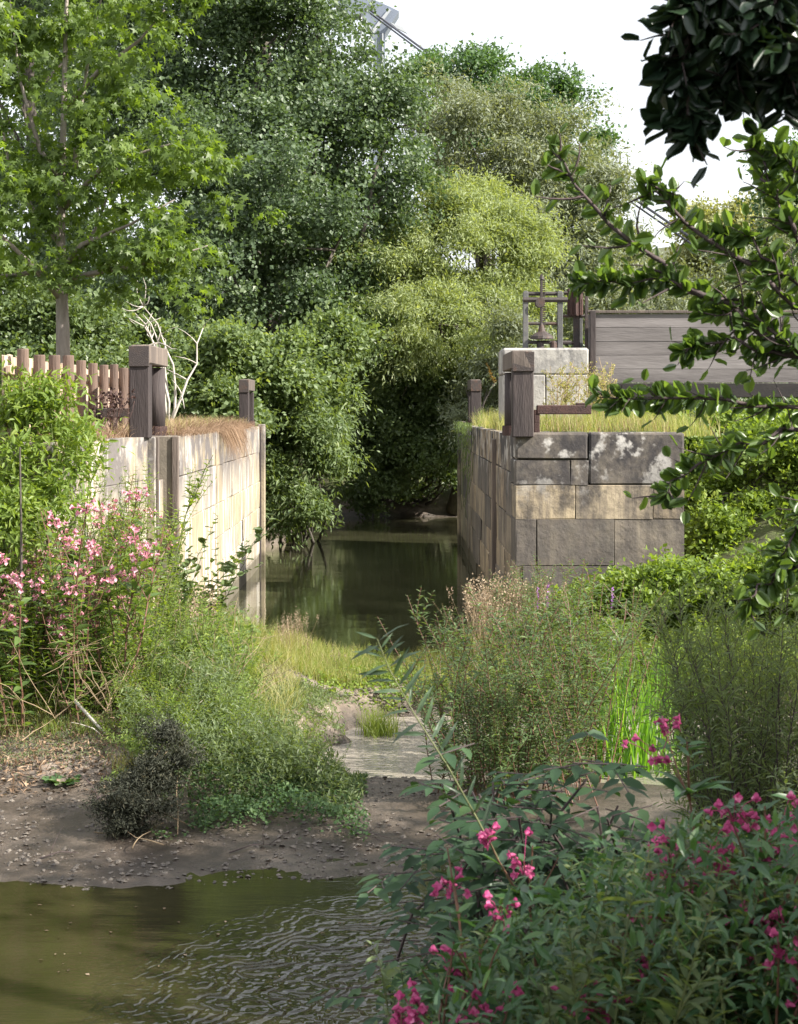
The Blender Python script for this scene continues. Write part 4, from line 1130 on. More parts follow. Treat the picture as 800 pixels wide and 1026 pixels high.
# balsam, left bank
bal = [herb("balsam_plant", "balsam plant", 1.45, 3, .15, T_LAN, 'l_balsam', 'stem_red', 3, .1, .07, 'petal_pale', 4, .085, branch=3, r=.009, wid=1.1) for _ in range(5)]
sp = []
for k in range(66):
    y = rng.uniform(14.6, 19.4); px = rng.uniform(-20, 150) - (19.4 - y) * 6
    x = (px - 395) / (F / y); zt = H(x, y); zmax = CAMZ - (rng.uniform(420, 560) - 412) * y / F
    sp.append((x, y, None, min(max((zmax - zt) / 1.6, .35), 1.45)))
scatter(bal, sp, "tall balsam with pale pink blossoms in the stand before the left lock wall", "balsam plants on the left bank", (.9, 1.05))
retire(bal)
# taller loose stems between the balsam
tw = [herb("goosefoot_plant", "weed", 1.5, 3, .085, T_LAN, 'l_weed', 'stem_green', 2, .045, .08, branch=3, r=.006, lean=.1, wid=.9) for _ in range(4)]
sp = []
for k in range(46):
    y = rng.uniform(14.8, 18.6); px = rng.uniform(-15, 165); x = (px - 395) / (F / y); zt = H(x, y); zmax = CAMZ - (rng.uniform(385, 520) + max(0, px - 70) * .5 - 412) * y / F
    sp.append((x, y, None, min(max((zmax - zt) / 1.55, .4), 1.4)))
scatter(tw, sp, "tall loose light-green weed rising among the pale pink balsam", "tall weeds on the left bank", (.92, 1.05), .1)
retire(tw)
# yellow-green weeds of the left mound
wd = [herb("willowherb_plant", "weed", .85, 7, .085, T_LAN, 'l_weed', 'stem_green', 2, .032, .12, branch=1, r=.004, lean=.13, wid=.9) for _ in range(6)]
scatter(wd, capped(84, -10, 240, 14.9, 19.6, .85, MOUND, 50), "bushy yellow-green willowherb in the sunlit growth below the left lock wall", "willowherb on the left bank", (.9, 1.1), .15)
scatter(wd, capped(54, 110, 330, 13.4, 16.8, .85, MOUND, 40, .2, .8), "yellow-green willowherb on the mound left of the stream", "willowherb on the mound by the stream", (.9, 1.1), .35)
scatter(wd, px_spots(16, 330, 470, 17.8, 19.2), "short fresh willowherb in the grass across the lock mouth", "willowherb in the lock mouth", (.2, .45), .1)
scatter(wd, px_spots(30, 560, 810, 16.5, 20.0), "sunlit yellow-green willowherb in front of the right lock wall", "willowherb before the right wall", (.6, 1.05), .12)
retire(wd)
shrub("willow_shrub", "leafy glossy-leaved bush at the left edge in front of the log fence", ground_at(20, 16.6),
      [LB(5, 470, 16.6, 34, 60), LB(0, 405, 16.8, 34, 40), LB(38, 405, 17.0, 26, 28), LB(70, 425, 17.2, 20, 20), LB(20, 530, 16.0, 36, 40), LB(50, 445, 17.0, 26, 26), LB(66, 480, 16.3, 22, 44), LB(84, 450, 16.6, 14, 20)],
      'l_weed', None, 'stem_green', .012, n_cl=420, n_lf=20, rc=.2, size=.1, tpl=T_LAN, wid=1.0, shell=.2, bough=.32)
dk = []
for _ in range(3):
    e_ = empty("dry_weed"); tag(e_, None, "dry weed"); s_ = MB()
    for q in range(4):
        c = curve((rng.normal() * .02, rng.normal() * .02, -.03), (rng.normal() * .5, rng.normal() * .3, rng.uniform(.4, .9)), .06, 6); tube(s_, c, np.linspace(.006, .002, 6), 4, cap=False)
        for w in range(3): j = rng.integers(2, 5); tube(s_, curve(c[j], c[j] + rng.normal(size=3) * .14, .08, 3), .002, 4, cap=False)
    s_.build("stalks", [M['stem_dry']], e_); dk.append(e_)
scatter(dk, [(x, y, z + .15) for x, y, z in px_spots(34, 20, 250, 14.0, 17.0)], "bent straw-coloured dry weed stalks in the growth left of the stream", "dry weeds on the left bank", (.5, .95), .3)
retire(dk)
# purple loosestrife
pl_ = []
for _ in range(2):
    e_ = herb("loosestrife_plant", "weed", .95, 3, .06, T_LAN, 'l_weed_s', 'stem_green', 2, .03, .05, r=.004, lean=.05)
    fm = MB()
    for q in range(60): leaves(fm, np.array([[0, 0, q * .004]]), rdir(1), rdir(1), .022, T_DIA, 0)
    o = fm.build("flower_spike", [M['petal_purple']], e_); o.location = (.0, .0, .78); pl_.append(e_)
scatter(pl_, [(*[((px - 395) / (F / y)), y][:2], None) for px, y in ((84, 16.0), (136, 17.5), (150, 17.4), (540, 18.2), (548, 18.0), (612, 18.0))],
        None, "loosestrife spikes", (.9, 1.1), .05, ["slim purple loosestrife spike in the left growth, low left", "purple loosestrife spike under the wing of the left wall", "purple loosestrife spike just right of its neighbour by the left wall",
        "mauve loosestrife before the corner of the right wall", "mauve loosestrife beside the one at the right wall corner", "mauve loosestrife before the middle of the right wall"])
retire(pl_)
# willow-leaved herbs in the middle right (in half shade)
wh = [herb("purple_stemmed_herb", "weed", 1.5, 6, .1, T_LAN, 'l_mid', 'stem_red', 2, .036, .09, branch=3, r=.006, lean=.14, start=.15, wid=.8) for _ in range(4)]
sp = []
for k in range(34):
    y = rng.uniform(13.0, 16.2); px = rng.uniform(448, 604); sp.append(((px - 395) / (F / y), y, max(H((px - 395) / (F / y), y), -.02)))
scatter(wh, sp, "upright dull green herb clump with bare red stems beside the stream", "willowherb clumps by the stream", (.45, 1.2), .12)
sp = [((px - 395) / (F / y), y, None) for px, y in [(rng.uniform(470, 560), rng.uniform(18, 20.3)) for _ in range(14)]]
scatter(wh, sp, "red-stemmed herb under the corner of the right lock wall", "willowherb under the right wall corner", (.6, .85), .06)
retire(wh)
# beige seed-headed grasses
sg = []
for _ in range(3):
    e_ = empty("seeding_grass"); tag(e_, None, "grass")
    b = MB(); n = 26; pos = np.stack([rng.normal(size=n) * .06, rng.normal(size=n) * .06, np.full(n, -.02)], 1)
    blades(b, pos, rng.uniform(.5, .8, n), .008, rng.uniform(.1, .3, n), 3); b.build("blades", [M['g_pale']], e_)
    s_ = MB(); hd = MB()
    for q in range(9):
        tp = np.array((rng.normal() * .14, rng.normal() * .14, rng.uniform(.75, 1.0))); c = curve((0, 0, 0), tp, .04, 5); tube(s_, c, .003, 4, cap=False)
        m_ = 26; leaves(hd, tp + rng.normal(size=(m_, 3)) * np.array((.022, .022, .07)), rdir(m_) + np.array((0, 0, .8)), rdir(m_), .028, T_DIA)
    s_.build("stems", [M['stem_dry']], e_); hd.build("seed_heads", [M['seed']], e_); sg.append(e_)
scatter(sg, px_spots(15, 468, 535, 17.8, 20.4), "pinkish-beige seeding grass before the corner of the right wall", "seeding grass at the right wall", (.8, 1.1), .08)
scatter(sg, px_spots(9, 262, 340, 17.9, 19.4), "straw-coloured seeding grass at the left of the lock mouth", "seeding grass in the lock mouth", (.3, .48), .1)
scatter(sg, px_spots(12, 60, 200, 16.2, 18.0), "beige seeding grass among the left bank weeds", "seeding grass on the left bank", (.6, .9), .1)
retire(sg)

# iris clump
def iris(label, px, Y, n, h):
    x = (px - 395) / (F / Y); b = MB(); z = H(x, Y)
    pos = np.stack([rng.normal(size=n) * .17, rng.normal(size=n) * .15, np.full(n, -.05)], 1)
    blades(b, pos, rng.uniform(.6, 1.05, n) * h, rng.uniform(.018, .03, n), rng.uniform(.05, .45, n), 5, droop=.55)
    return tag(b.build("iris_clump", [M['g_iris']], loc=(x, Y, z)), label, "iris", "iris clumps")
iris("large clump of bright sword-shaped iris leaves in front of the right wall", 636, 14.6, 120, 1.5)
iris("iris clump behind and left of the large one", 606, 15.8, 40, 1.2)
iris("slimmer iris clump right of the large one by the willow bush", 662, 15.6, 44, 1.5)

# grass tuft in the stream and small ones
def tuft(label, px, Y, n, h, w=.007, m='g_lush', group="grass tufts on the mud", sp_=.08):
    x = (px - 395) / (F / Y); b = MB(); z = max(H(x, Y), -.02)
    pos = np.stack([rng.normal(size=n) * sp_, rng.normal(size=n) * sp_, np.full(n, -.02)], 1)
    blades(b, pos, rng.uniform(.5, 1.05, n) * h, w, rng.uniform(.05, .5, n) * h, 4, droop=.6)
    return tag(b.build("grass_tuft", [M[m]], loc=(x, Y, z)), label, "grass tuft", group)
tuft("round bright green grass tuft standing alone in the stream", 380, 16.3, 380, .42, sp_=.1)
tuft("grass tuft on the mud at the far left edge", 12, 14.9, 120, .2)
tuft("grass tuft on the mud second from the left edge", 55, 14.5, 130, .2)
tuft("grass tuft on the mud just left of the dark bush", 88, 14.4, 120, .2)
tuft("grass tuft on the dry mud above the water at the left", 20, 15.6, 120, .28)
tuft("small pale tuft beside the dark bush", 128, 13.5, 160, .3, m='g_pale')
# low rosette of leaves on the mud
b = MB(); n = 40; a = rng.random(n) * 6.28
leaves(b, np.stack([np.cos(a) * .05, np.sin(a) * .05, np.full(n, .02)], 1) * rng.uniform(.3, 2, (n, 1)) * np.array((1, 1, .6)), np.stack([np.cos(a), np.sin(a), rng.uniform(.1, .7, n)], 1), np.array((0, 0, 1.0)) + rng.normal(size=(n, 3)) * .2, .09, T_OVA)
xx = (62 - 395) / (F / 13.4); tag(b.build("dock_rosette", [M['l_low']], loc=(xx, 13.4, H(xx, 13.4))), "small flat rosette of green leaves on the mud left of the dark bush", "plant")

# grass as stuff
def grass_stuff(label, n, fx, Y0, Y1, h, w, m, zoff=-.02, lean=(.1, .5), mask=None, name="grass"):
    y = rng.uniform(Y0, Y1, n); x0, x1 = fx; px = rng.uniform(x0, x1, n); x = (px - 395) / (F / y)
    k = fbm(x * 1.3, y * 1.3, 41) > -.12
    if mask is not None: k &= mask(x, y)
    x, y = x[k], y[k]; z = HV(x, y); kk = z > .01; x, y, z = x[kk], y[kk], z[kk]
    hh = rng.uniform(.5, 1.0, len(x)) * h
    b = MB(); blades(b, np.stack([x, y, z + zoff], 1), hh, w, hh * rng.uniform(*lean, len(x)), 3, droop=.5)
    return tag(b.build(name, [M[m]]), label, "grass", kind="stuff")
grass_stuff("fresh green grass across the mouth of the lock", 6000, (262, 480), 17.5, 19.5, .27, .008, 'g_lush')
grass_stuff("straw-pale grass mixed in across the mouth of the lock", 8000, (255, 480), 17.5, 19.6, .3, .006, 'g_pale')
grass_stuff("sunlit grass in the growth of the left bank", 15000, (-15, 260), 14.9, 19.8, .5, .007, 'g_lush', lean=(.2, .9))
grass_stuff("pale grass tangled in the growth of the left bank", 9000, (-15, 300), 14.6, 19.8, .5, .005, 'g_pale', lean=(.3, 1.2))
grass_stuff("grass on the ground in front of the right wall", 9000, (480, 815), 16.8, 20.5, .5, .008, 'g_lush')
grass_stuff("shaded grass over the near right bank", 9000, (395, 830), 4.8, 9.5, .4, .007, 'l_low')
# on top of the right wall
def top_grass(label, n, x0, x1, y0, y1, h, w, m, z=TOP, lean=(.1, .6), name="grass", dens=-.2):
    x = rng.uniform(x0, x1, n); y = rng.uniform(y0, y1, n); k = fbm(x * 1.5, y * 1.5, 77) > dens; x, y = x[k], y[k]
    hh = rng.uniform(.4, 1.0, len(x)) * h; b = MB(); blades(b, np.stack([x, y, np.full(len(x), z - .02)], 1), hh, w, hh * rng.uniform(*lean, len(x)), 3)
    return tag(b.build(name, [M[m]]), label, "grass", kind="stuff")
top_grass("thin green grass mixed into the dry grass of the left lock wall", 1500, -3.9, -2.95, 21.3, 33, .35, .007, 'g_pale')
top_grass("green grass on top of the right lock wall", 5000, 1.8, 4.2, 21.2, 30, .42, .008, 'g_lush')
top_grass("pale dry grass on top of the right lock wall", 11000, 1.75, 4.4, 21.2, 36, .5, .006, 'g_pale')
top_grass("brownish grass on top of the right lock wall in front of the pier", 3500, 2.1, 3.8, 21.4, 25, .35, .006, 'g_dry')
# dry grass draping over the left wall
n = 9000; y = rng.uniform(21.2, 31.6, n); x = rng.uniform(-3.9, -2.82, n)
b = MB(); hh = rng.uniform(.25, .62, n) * (1 - .35 * np.abs(y - 27) / 6)
az_ = rng.normal(size=n) * 1.1 + np.where(x > -3.25, 0.0, 1.6)
blades(b, np.stack([x, y, np.full(n, TOP - .02)], 1), hh, .007, hh * rng.uniform(.5, 1.5, n), 4, droop=.85, az=az_)
tag(b.build("dry_grass", [M['g_dry']]), "reddish-brown dry grass draped over the top of the left lock wall", "grass", kind="stuff")
n = 1400; y = rng.uniform(26.0, 29.0, n); b = MB(); pos = np.stack([rng.uniform(-2.92, -2.76, n), y, np.full(n, TOP + .0)], 1)
hh = rng.uniform(.2, .45, n); blades(b, pos, hh, .006, rng.uniform(.1, .3, n), 4, droop=3.2, az=rng.normal(size=n) * .4)
tag(b.build("hanging_grass", [M['g_dry']]), "tuft of dry grass hanging down the face of the left lock wall", "grass", kind="stuff")
n = 1800; b = MB(); pos = np.stack([rng.uniform(-4.2, -3.3, n), rng.uniform(17, 20.5, n), np.full(n, TOP - .02)], 1)
hh = rng.uniform(.12, .35, n); blades(b, pos, hh, .006, hh * rng.uniform(.5, 1.4, n), 3, az=None)
tag(b.build("dry_grass", [M['g_dry']]), "short dry grass at the foot of the log fence", "grass", kind="stuff")
# hanging greenery on the right wall's channel face
n = 2400; b = MB(); y = rng.uniform(32, 39, n); keep = fbm(y * 2.2, y * 0, 19) + .12 > rng.random(n) * .5; y = y[keep]; n = len(y); z = TOP + .1 - rng.random(n) ** 1.6 * (.5 + 3.2 * np.abs(fbm(y * 1.7, y * 0, 29)))
leaves(b, np.stack([XR - .05 - rng.random(n) * .16, y, z], 1), rdir(n) * .6 + np.array((-.3, 0, -1)), np.array((-1.0, -.2, .3)) + rng.normal(size=(n, 3)) * .4, .1, T_NAR, 0, None, 1.2)
m_ = MB()
for q in range(14): m_yy = rng.uniform(32, 39); tube(m_, curve((XR + .05, m_yy, TOP), (XR - .1, m_yy + rng.normal() * .3, TOP - rng.uniform(.7, 2)), .05, 5), .006, 4, cap=False)
hv = empty("hanging_vine", (XR, 34, TOP), 0, "green trailing plant hanging down the channel face of the right lock wall", "vine")
child(b, "foliage", [M['l_shrub']], hv, (XR, 34, TOP)); child(m_, "stems", [M['stem_green']], hv, (XR, 34, TOP))

# plants on the right wall
ml = []
for _ in range(3):
    e_ = empty("mullein_plant"); tag(e_, None, "weed"); s_, lf = MB(), MB()
    for q in range(5):
        tp = np.array((rng.normal() * .14, rng.normal() * .1, rng.uniform(.65, 1.0))); c = curve((0, 0, 0), tp, .03, 6); tube(s_, c, np.linspace(.006, .003, 6), 4, cap=False)
        for w in range(9):
            j = rng.integers(2, 5); a = rng.choice([-1, 1]); c2 = curve(c[j], c[j] + np.array((a * rng.uniform(.08, .16), rng.normal() * .05, rng.uniform(.1, .18))), .06, 3); tube(s_, c2, .002, 4, cap=False)
            mm = 12; t_ = rng.random((mm, 1)); leaves(lf, c2[0] + (c2[-1] - c2[0]) * t_ + rng.normal(size=(mm, 3)) * .006, rdir(mm), rdir(mm), .026, T_DIA)
    s_.build("stems", [M['stem_dry']], e_); lf.build("foliage", [M['g_pale']], e_); ml.append(e_)  # this foliage mesh holds the pale seed spikes
scatter(ml, [(*P(px, 412, y)[:2], TOP) for px, y in ((556, 23.2), (566, 23.6), (577, 23.8), (590, 24.2), (605, 24.6), (598, 25.2), (612, 25.3))], "pale feathery weed with seed spikes in front of the stone pier", "pale weeds before the stone pier", (1.0, 1.3), .08)
retire(ml)
gp = herb("goldenrod_plant", "weed", .75, 5, .07, T_LAN, 'gold', 'stem_green', 3, .03, .05, r=.004, start=.45)
scatter([gp], [(*P(509, 412, 29.0)[:2], TOP + .62)], "tall golden-orange flowering weed behind the corner post of the right wall", "golden weed", (1.0, 1.01), .03)
retire([gp])
gw = [herb("nettle_plant", "weed", .55, 5, .07, T_LAN, 'l_weed', 'stem_green', 2, .035, .08, r=.004, wid=1.4) for _ in range(3)]
scatter(gw, [(*P(px, 412, y)[:2], TOP) for px, y in ((540, 22.4), (537, 23.5), (600, 24), (625, 24.5), (640, 25), (655, 25.5), (630, 25.8), (672, 25.5), (590, 23), (492, 33), (486, 30), (490, 35))],
        "small green nettle in the grass on top of the right lock wall", "nettles on the right wall", (.6, 1.0), .1)
retire(gw)
gw = [herb("bindweed_plant", "weed", 1.0, 4, .12, T_OVA, 'l_shrub', 'stem_green', 1, .06, .1, r=.004, lean=.2) for _ in range(2)]
scatter(gw, [(*P(px, 412, y)[:2], None) for px, y in ((165, 18.6), (185, 18.8), (200, 18.8), (176, 18.2), (192, 18.4), (160, 18.0), (212, 18.9))], "round-leaved climbing weed at the foot of the left lock wall", "round-leaved weeds at the left wall", (1.0, 1.5), .2)
retire(gw)

# low cress carpet and mound foliage
def carpet(name, label, n, x0, x1, Y0, Y1, hmax, size, tpl, m, cond=None):
    y = rng.uniform(Y0, Y1, n); ppx = rng.uniform(x0, x1, n); x = (ppx - 395) / (F / y); z = HV(x, y)
    edge = np.minimum(np.minimum((ppx - x0) / 60, (x1 - ppx) / 60), np.minimum((y - Y0) / .5, (Y1 - y) / .5))
    k = (z > .01) & (edge + fbm(x * 3, y * 3, 7) * 2.6 > rng.random(n) * .9)
    x, y, z = x[k], y[k], z[k]
    bump = np.clip(fbm(x * 2.5, y * 2.5, 91) + .35, 0, 1)
    zz = z + rng.random(len(x)) ** .6 * hmax * bump * 1.6
    if cond is not None: zz = np.minimum(zz, np.maximum(CAMZ - (np.interp(ppx[k], (-20, 110, 190, 235, 262, 330, 352), (600, 600, 610, 655, 700, 745, 780)) + rng.random(len(x)) * 30 - 412) * y / F, z + .02))
    b = MB(); leaves(b, np.stack([x, y, zz], 1), rdir(len(x)) + np.array((0, -.2, .1)), np.array((0, -.15, 1.0)) + rng.normal(size=(len(x), 3)) * .35, size * rng.uniform(.6, 1.2, len(x)), tpl, 0, None, 1.3)
    return tag(b.build(name, [M[m]]), label, "ground cover", kind="stuff")
carpet("cress_carpet", "low small-leaved cress carpet along the mud right of the dark bush", 14000, 150, 370, 12.1, 14.6, .22, .034, T_DIA, 'l_low', 1)
carpet("weed_tangle", "tangle of yellow-green weeds covering the mound left of the stream", 38000, 120, 365, 12.7, 17.2, .85, .06, T_NAR, 'l_weed_s', 1)
carpet("weed_tangle", "leafy tangle under the tall plants of the left bank", 26000, -20, 262, 15.4, 19.6, .55, .06, T_DIA, 'l_balsam')
carpet("weed_tangle", "leafy growth over the ground before the right wall", 16000, 480, 815, 17.0, 20.4, .5, .055, T_DIA, 'l_weed')
carpet("weed_tangle", "small plants in the wet mud at the lock mouth", 7000, 300, 490, 16.9, 18.6, .2, .04, T_DIA, 'l_weed')
carpet("weed_tangle", "sparse small weeds and dead stalks on the dry mud at the left edge", 5000, -40, 150, 13.4, 15.4, .16, .04, T_NAR, 'l_weed_s')
carpet("dead_thatch", "brown dead thatch on the dry mud at the left edge", 4000, -40, 200, 13.2, 15.8, .08, .07, T_NAR, 'g_dry')
# litter and pebbles on mud
def debris(name, label, n, x0, x1, Y0, Y1, s0, s1, m, cat):
    y = rng.uniform(Y0, Y1, n); x = (rng.uniform(x0, x1, n) - 395) / (F / y); z = HV(x, y); k = (z > -.015) & (fbm(x * 1.7, y * 1.7, 63) > -.1)
    x, y, z = x[k], y[k], z[k]; b = MB()
    V = np.array([(1, 0, 0), (.2, .9, .1), (-.8, .4, 0), (-.6, -.7, .1), (.5, -.8, 0), (0, 0, .55), (0, 0, -.4)]); fc = [[0, 1, 5], [1, 2, 5], [2, 3, 5], [3, 4, 5], [4, 0, 5], [1, 0, 6], [2, 1, 6], [3, 2, 6], [4, 3, 6], [0, 4, 6]]
    sz = s0 + (s1 - s0) * rng.random(len(x)) ** 4
    leaves(b, np.stack([x, y, z + sz * .15], 1), rdir(len(x)) * np.array((1, 1, .15)), np.array((0, 0, 1.0)) + rng.normal(size=(len(x), 3)) * .2, sz, (V, fc), 0)
    return tag(b.build(name, [M[m]]), label, cat, kind="stuff")
debris("gravel", "fine gravel and clods over the muddy shore", 7000, -20, 470, 11.0, 14.6, .005, .03, 'pebble', "gravel")
debris("gravel", "stones and clods at the edge of the lock mouth", 2500, 250, 520, 16.9, 18.6, .008, .04, 'pebble', "gravel")
y = rng.uniform(13.2, 16.5, 2600); x = (rng.uniform(-20, 200, 2600) - 395) / (F / y); b = MB()
leaves(b, np.stack([x, y, HV(x, y) + .012], 1), rdir(2600) * np.array((1, 1, .1)), np.array((0, 0, 1.0)) + rng.normal(size=(2600, 3)) * .3, .05 * rng.uniform(.4, 1.2, 2600), T_DIA)
tag(b.build("leaf_litter", [M['debris']]), "brown leaf litter on the dry mud at the left", "leaf litter", kind="stuff")

# dark small bush on the shore
shrub("dark_bush", "small dark tangled bush at the edge of the mud, lower left", (*P(140, 412, 12.4)[:2], H(P(140, 412, 12.4)[0], 12.4)),
      [LB(138, 790, 12.4, 36, 44), LB(164, 768, 12.5, 26, 38), LB(118, 812, 12.3, 26, 28), LB(172, 742, 12.6, 20, 22), LB(146, 822, 12.2, 38, 22)], 'l_bushy', None, 'stem_dry', .006,
      n_cl=480, n_lf=60, rc=.08, size=.034, tpl=T_NAR, wid=1.3, shell=.1)
# dead branches
def deadbranch(label, pts, r, mat='deadwood', forks=4, group="dead branches"):
    b = MB(); pts = [np.array(p) for p in pts]; tube(b, pts, np.linspace(r, r * .35, len(pts)), 7)
    for q in range(forks):
        i = rng.integers(0, len(pts) - 1); p = pts[i] + (pts[i + 1] - pts[i]) * rng.random(); tube(b, curve(p, p + rng.normal(size=3) * np.array((.25, .15, .15)), .08, 4), [r * .5, r * .35, r * .2, r * .1], 5)
    o = child(b, "dead_branch", [M[mat]], None, pts[0], smooth=True); o.location = tuple(pts[0]); return tag(o, label, "branch", group)
deadbranch("long pale dead branch slanting down to the dark bush", [P(75, 702, 14.6), P(105, 735, 14.3), P(125, 765, 14.0), P(150, 795, 13.7)], .016, forks=3)
deadbranch("curved pale dead branch lying in the mound by the stream", [P(178, 785, 13.9), P(205, 765, 14.0), P(235, 752, 14.1), P(275, 748, 14.2), P(300, 742, 14.2)], .012)
deadbranch("thin bent dead stick above the curved branch", [P(155, 760, 14.3), P(172, 730, 14.4), P(205, 700, 14.6)], .009)
deadbranch("bundle of dry straw stalks on the front of the dark bush", [P(118, 845, 12.9), P(135, 815, 12.95), P(150, 790, 13.0)], .005, 'stem_dry', 7)
deadbranch("thin twig lying in the stream beside the grass tuft", [P(360, 745, 16.1), P(395, 741, 16.3), P(430, 743, 16.3)], .008, 'twig')
# dead white shrub
b = MB(); ds = np.array((*P(168, 412, 31)[:2], TOP - .05))
for k in range(5):
    tp = P(rng.uniform(128, 205), rng.uniform(292, 335), 31 + rng.normal() * .3); c = curve(ds, tp, .07, 7); tube(b, c, np.linspace(.035, .008, 7), 6)
    for q in range(7):
        j = rng.integers(2, 7); tube(b, curve(c[j], c[j] + nrm(rng.normal(size=3) + np.array((0, 0, .9))) * rng.uniform(.25, .6), .1, 4), [.014, .01, .008, .004], 4)
o = child(b, "dead_shrub", [M['deadwood']], None, ds, smooth=True); o.location = tuple(ds); tag(o, "bleached leafless shrub with white twigs behind the left near post", "dead shrub")
# dried russet dock at the left post
b = MB(); dp = np.array((-3.5, 19.9, TOP - .02))
for k in range(16):
    tp = dp + np.array((rng.normal() * .22, rng.normal() * .15, rng.uniform(.2, .6))); tube(b, curve(dp + rng.normal(size=3) * .03, tp, .08, 4), .004, 4)
    leaves(b, tp + rng.normal(size=(14, 3)) * .05, rdir(14), rdir(14), .05, T_DIA)
o = child(b, "dried_dock", [M['rust']], None, dp); o.location = tuple(dp); tag(o, "dried russet-brown dock plant at the foot of the left near post", "plant")
# bare stakes in the balsam
for i, (px, y0, y1, yy, lb) in enumerate(((22, 448, 660, 15.6, "thin dead upright stem in the balsam at the left edge"), (66, 530, 640, 16.4, "short dead upright stem right of the thin one in the balsam"))):
    b = MB(); p0, p1 = P(px, y1, yy), P(px - 2, y0, yy); tube(b, curve(p0, p1, .01, 6), [.016, .015, .014, .012, .01, .008], 6)
    o = child(b, "withered_plant", [M['bark']], None, p0); o.location = tuple(p0); tag(o, lb, "dead plant", "dead stems in the balsam")

# drift on the water and twigs along the shore
n = 45; y = rng.uniform(9.2, 11.0, n); x = (rng.uniform(10, 420, n) - 395) / (F / y); b = MB(); k = HV(x, y) < -.04
leaves(b, np.stack([x, y, np.full(n, .006)], 1)[k], (rdir(n) * np.array((1, 1, .03)))[k], (np.array((0, 0, 1.0)) + rng.normal(size=(n, 3)) * .1)[k], .035 * rng.uniform(.3, 1.1, k.sum()), T_DIA)
tag(b.build("floating_leaves", [M['debris']]), "small brown leaves drifting on the near water", "leaf litter", kind="stuff")
for lb, x0, y0, x1, y1, r in (("short twig stranded on the wet mud near the left edge", 40, 862, 78, 856, .006), ("forked twig on the mud below the cress carpet", 230, 856, 275, 848, .006),
                              ("thin twig on the wet mud right of the cress carpet", 352, 838, 392, 842, .005), ("stub of driftwood by the rosette on the mud", 92, 806, 112, 800, .012)):
    def gp_(px, py):
        Y = 12.5
        for _ in range(25): Y = F * (CAMZ - H((px - 395) * Y / F, Y)) / (py - 412)
        return np.array(((px - 395) * Y / F, Y, H((px - 395) * Y / F, Y) + .012))
    a_, c_e = gp_(x0, y0), gp_(x1, y1); deadbranch(lb, [a_, (a_ + c_e) / 2 + np.array((0, .03, .02)), c_e], r, 'twig', 2)
# ------------------------------------------------------------------ foreground right
FGc = "near balsam plants"
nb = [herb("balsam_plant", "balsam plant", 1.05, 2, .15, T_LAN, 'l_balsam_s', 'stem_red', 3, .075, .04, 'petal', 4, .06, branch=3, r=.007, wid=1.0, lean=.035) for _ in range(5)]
heads = [(675, 716, 4.6, "balsam with a single high pink head above the dark shrub"), (757, 748, 4.4, "balsam with the broadest pink flower cluster at the right"),
         (648, 775, 4.7, "balsam left of the big cluster, pink blossoms in a loose row"), (440, 856, 4.2, "balsam with magenta blossoms at the left end of the near bank"),
         (432, 905, 4.0, "low balsam with pale pink blossoms beside the water"), (582, 822, 4.4, "balsam with small pink blossoms over the dark shrub"),
         (690, 800, 4.3, "balsam with pink blossoms in the middle of the near group"), (742, 820, 4.1, "balsam with drooping pink blossoms right of the middle"),
         (778, 805, 4.2, "balsam with pink blossoms beside the right edge"), (612, 875, 4.1, "balsam with scattered blossoms low in the near growth"),
         (405, 962, 4.0, "lowest balsam hanging over the water, few magenta blossoms"), (795, 735, 4.5, "balsam half cut by the right edge with pink blossoms"), (450, 1010, 4.0, "balsam at the bottom edge of the picture beside the ripples")]
for i, (px, py, Y, lb) in enumerate(heads):
    o = copy_tree(nb[i % 5]); tp = P(px, py, Y); hh = 1.05
    o.location = (tp[0] + rng.normal() * .02, Y, tp[2] - hh * .97); o.rotation_euler = (rng.normal() * .03, rng.normal() * .03, rng.random() * 6.28)
    o["label"] = lb; o["group"] = FGc
retire(nb)
# broad-leaved dark elder
ELD = np.array((*P(525, 412, 6.2)[:2], 0)); ELD[2] = H(ELD[0], 6.2)
eld = empty("elder_shrub", ELD, 0, "dark broad-leaved elder bush in the middle of the near bank", "shrub"); tm, lm = MB(), MB()
for k in range(46):
    tp = P(rng.uniform(440, 620), rng.uniform(775, 930), rng.uniform(4.9, 6.3)); c = curve(ELD + rng.normal(size=3) * np.array((.15, .15, 0)), tp, .08, 6); tube(tm, c, np.linspace(.014, .004, 6), 5)
    for q in range(13):
        p = c[rng.integers(2, 6)] + rng.normal(size=3) * .08; a = rng.random() * 6.28; d = np.array((math.cos(a), math.sin(a), -.1)); sd = np.cross(d, (0, 0, 1.0))
        pp = np.stack([p + d * .05, p + d * .05, p + d * .12, p + d * .12, p + d * .17]); ax = np.stack([sd + d * .4, -sd + d * .4, sd + d * .5, -sd + d * .5, d]) + np.array((0, 0, -.25))
        leaves(lm, pp, ax, np.array((0, -.2, 1.0)) + rng.normal(size=(5, 3)) * .2, .085 * rng.uniform(.8, 1.2, 5), T_LAN, 0, None, 1.45); tube(tm, [p, p + d * .17], .0025, 4, cap=False)
child(tm, "stems", [M['twig']], eld, ELD); child(lm, "foliage", [M['l_elder']], eld, ELD, smooth=True)
# willow shrub at right
WB = np.array((*P(760, 412, 9.5)[:2], 0)); WB[2] = max(H(WB[0], 9.5), 0)
ws = empty("willow_shrub", WB, 0, "dark fine-leaved willow bush at the right edge behind the pink balsam", "shrub"); tm, lm = MB(), MB()
for k in range(90):
    tp = P(rng.uniform(650, 850), rng.uniform(580, 720), 9.5 + rng.normal() * .35); twig(tm, lm, [WB + rng.normal(size=3) * np.array((.2, .15, 0)), (WB + tp) / 2 + rng.normal(size=3) * .06, tp], .006, 13, .4, 70, .06, T_WIL, dz=.3, flat=.3)
child(tm, "stems", [M['twig']], ws, WB); child(lm, "foliage", [M['l_weed_s']], ws, WB)
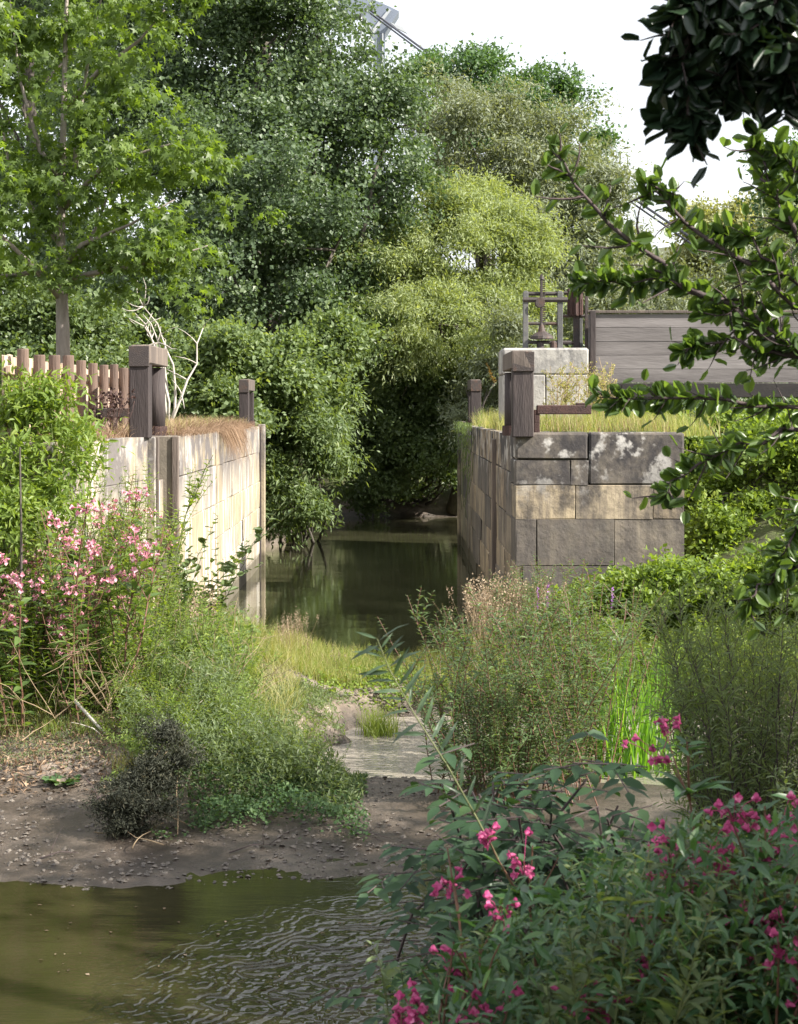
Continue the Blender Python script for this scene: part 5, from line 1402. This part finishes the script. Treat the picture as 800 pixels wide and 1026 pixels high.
# single willow twig with long leaves over the stream
WT = P(560, 960, 4.6); wt = empty("willow_sapling", (WT[0], WT[1], H(WT[0], WT[1])), 0, "single willow shoot with long narrow leaves arching over the stream", "sapling"); tm, lm = MB(), MB()
o0 = np.array((WT[0], WT[1], H(WT[0], WT[1])))
pts = [o0] + [P(x, y, 4.6) for x, y in ((520, 900), (478, 820), (450, 770), (415, 715), (390, 670), (378, 640))]
tube(tm, pts, np.linspace(.0045, .0015, len(pts)), 6)
line = np.array(pts[1:]); n = 44; t_ = np.linspace(0, 1, n) ** .9 * (len(line) - 1.001); i_ = t_.astype(int); f_ = (t_ - i_)[:, None]; p_ = line[i_] * (1 - f_) + line[i_ + 1] * f_; d_ = nrm(line[i_ + 1] - line[i_])
sg_ = np.where(np.arange(n) % 2, 1, -1)[:, None]; ax_ = d_ * .7 + np.cross(d_, (0, 1.0, 0)) * sg_ * .8 + rng.normal(size=(n, 3)) * .3 + np.array((0, 0, -.15))
leaves(lm, p_, ax_, np.array((0, -.7, .6)) + rng.normal(size=(n, 3)) * .3, .095 * rng.uniform(.6, 1.2, n), T_WIL, 0, None, 1.0)
child(tm, "stem", [M['stem_green']], wt, o0); child(lm, "foliage", [M['l_dark']], wt, o0)
# near weeds filling the lower right
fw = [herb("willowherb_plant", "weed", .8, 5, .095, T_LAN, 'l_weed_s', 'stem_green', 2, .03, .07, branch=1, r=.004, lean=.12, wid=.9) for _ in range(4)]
sp = []
for k in range(50):
    Y = rng.uniform(3.9, 5.2); px = rng.uniform(445, 830); top = rng.uniform(865, 1000) - (px - 400) * .1 + max(0, 620 - px) * .35 + max(0, 510 - px) * .4
    p = P(px, top, Y); sp.append((p[0], Y, p[2] - .74))
scatter(fw, sp, "grey-green narrow-leaved weed in the shaded growth along the bottom right", "weeds on the near bank", (.9, 1.05), .12)
sp = []
for k in range(24):
    Y = rng.uniform(5.4, 8.0); px = rng.uniform(450, 830); x = (px - 395) / (F / Y); sp.append((x, Y, None))
scatter(fw, sp, "shaded narrow-leaved weed on the bank behind the near balsam", "weeds farther down the near bank", (.8, 1.15), .12)
retire(fw)
n = 11000; Y = rng.uniform(3.8, 6.5, n); px = rng.uniform(415, 840, n); lim = 870 - (px - 405) * .1 + np.clip(640 - px, 0, 120) * .5 + np.clip(520 - px, 0, 90) * .9 + fbm(px * .02, Y, 5) * 120
py = lim + rng.random(n) * 260; p = np.stack([(px - 395) * Y / F, Y, CAMZ - (py - 412) * Y / F], 1)
gh = HV(p[:, 0], p[:, 1]); k = (p[:, 2] > gh); p = p[k]
b = MB(); leaves(b, p, rdir(len(p)) + np.array((0, 0, .2)), np.array((0, -.3, 1.0)) + rng.normal(size=(len(p), 3)) * .35, .05 * rng.uniform(.5, 1.4, len(p)), T_LAN, 0, None, .95)
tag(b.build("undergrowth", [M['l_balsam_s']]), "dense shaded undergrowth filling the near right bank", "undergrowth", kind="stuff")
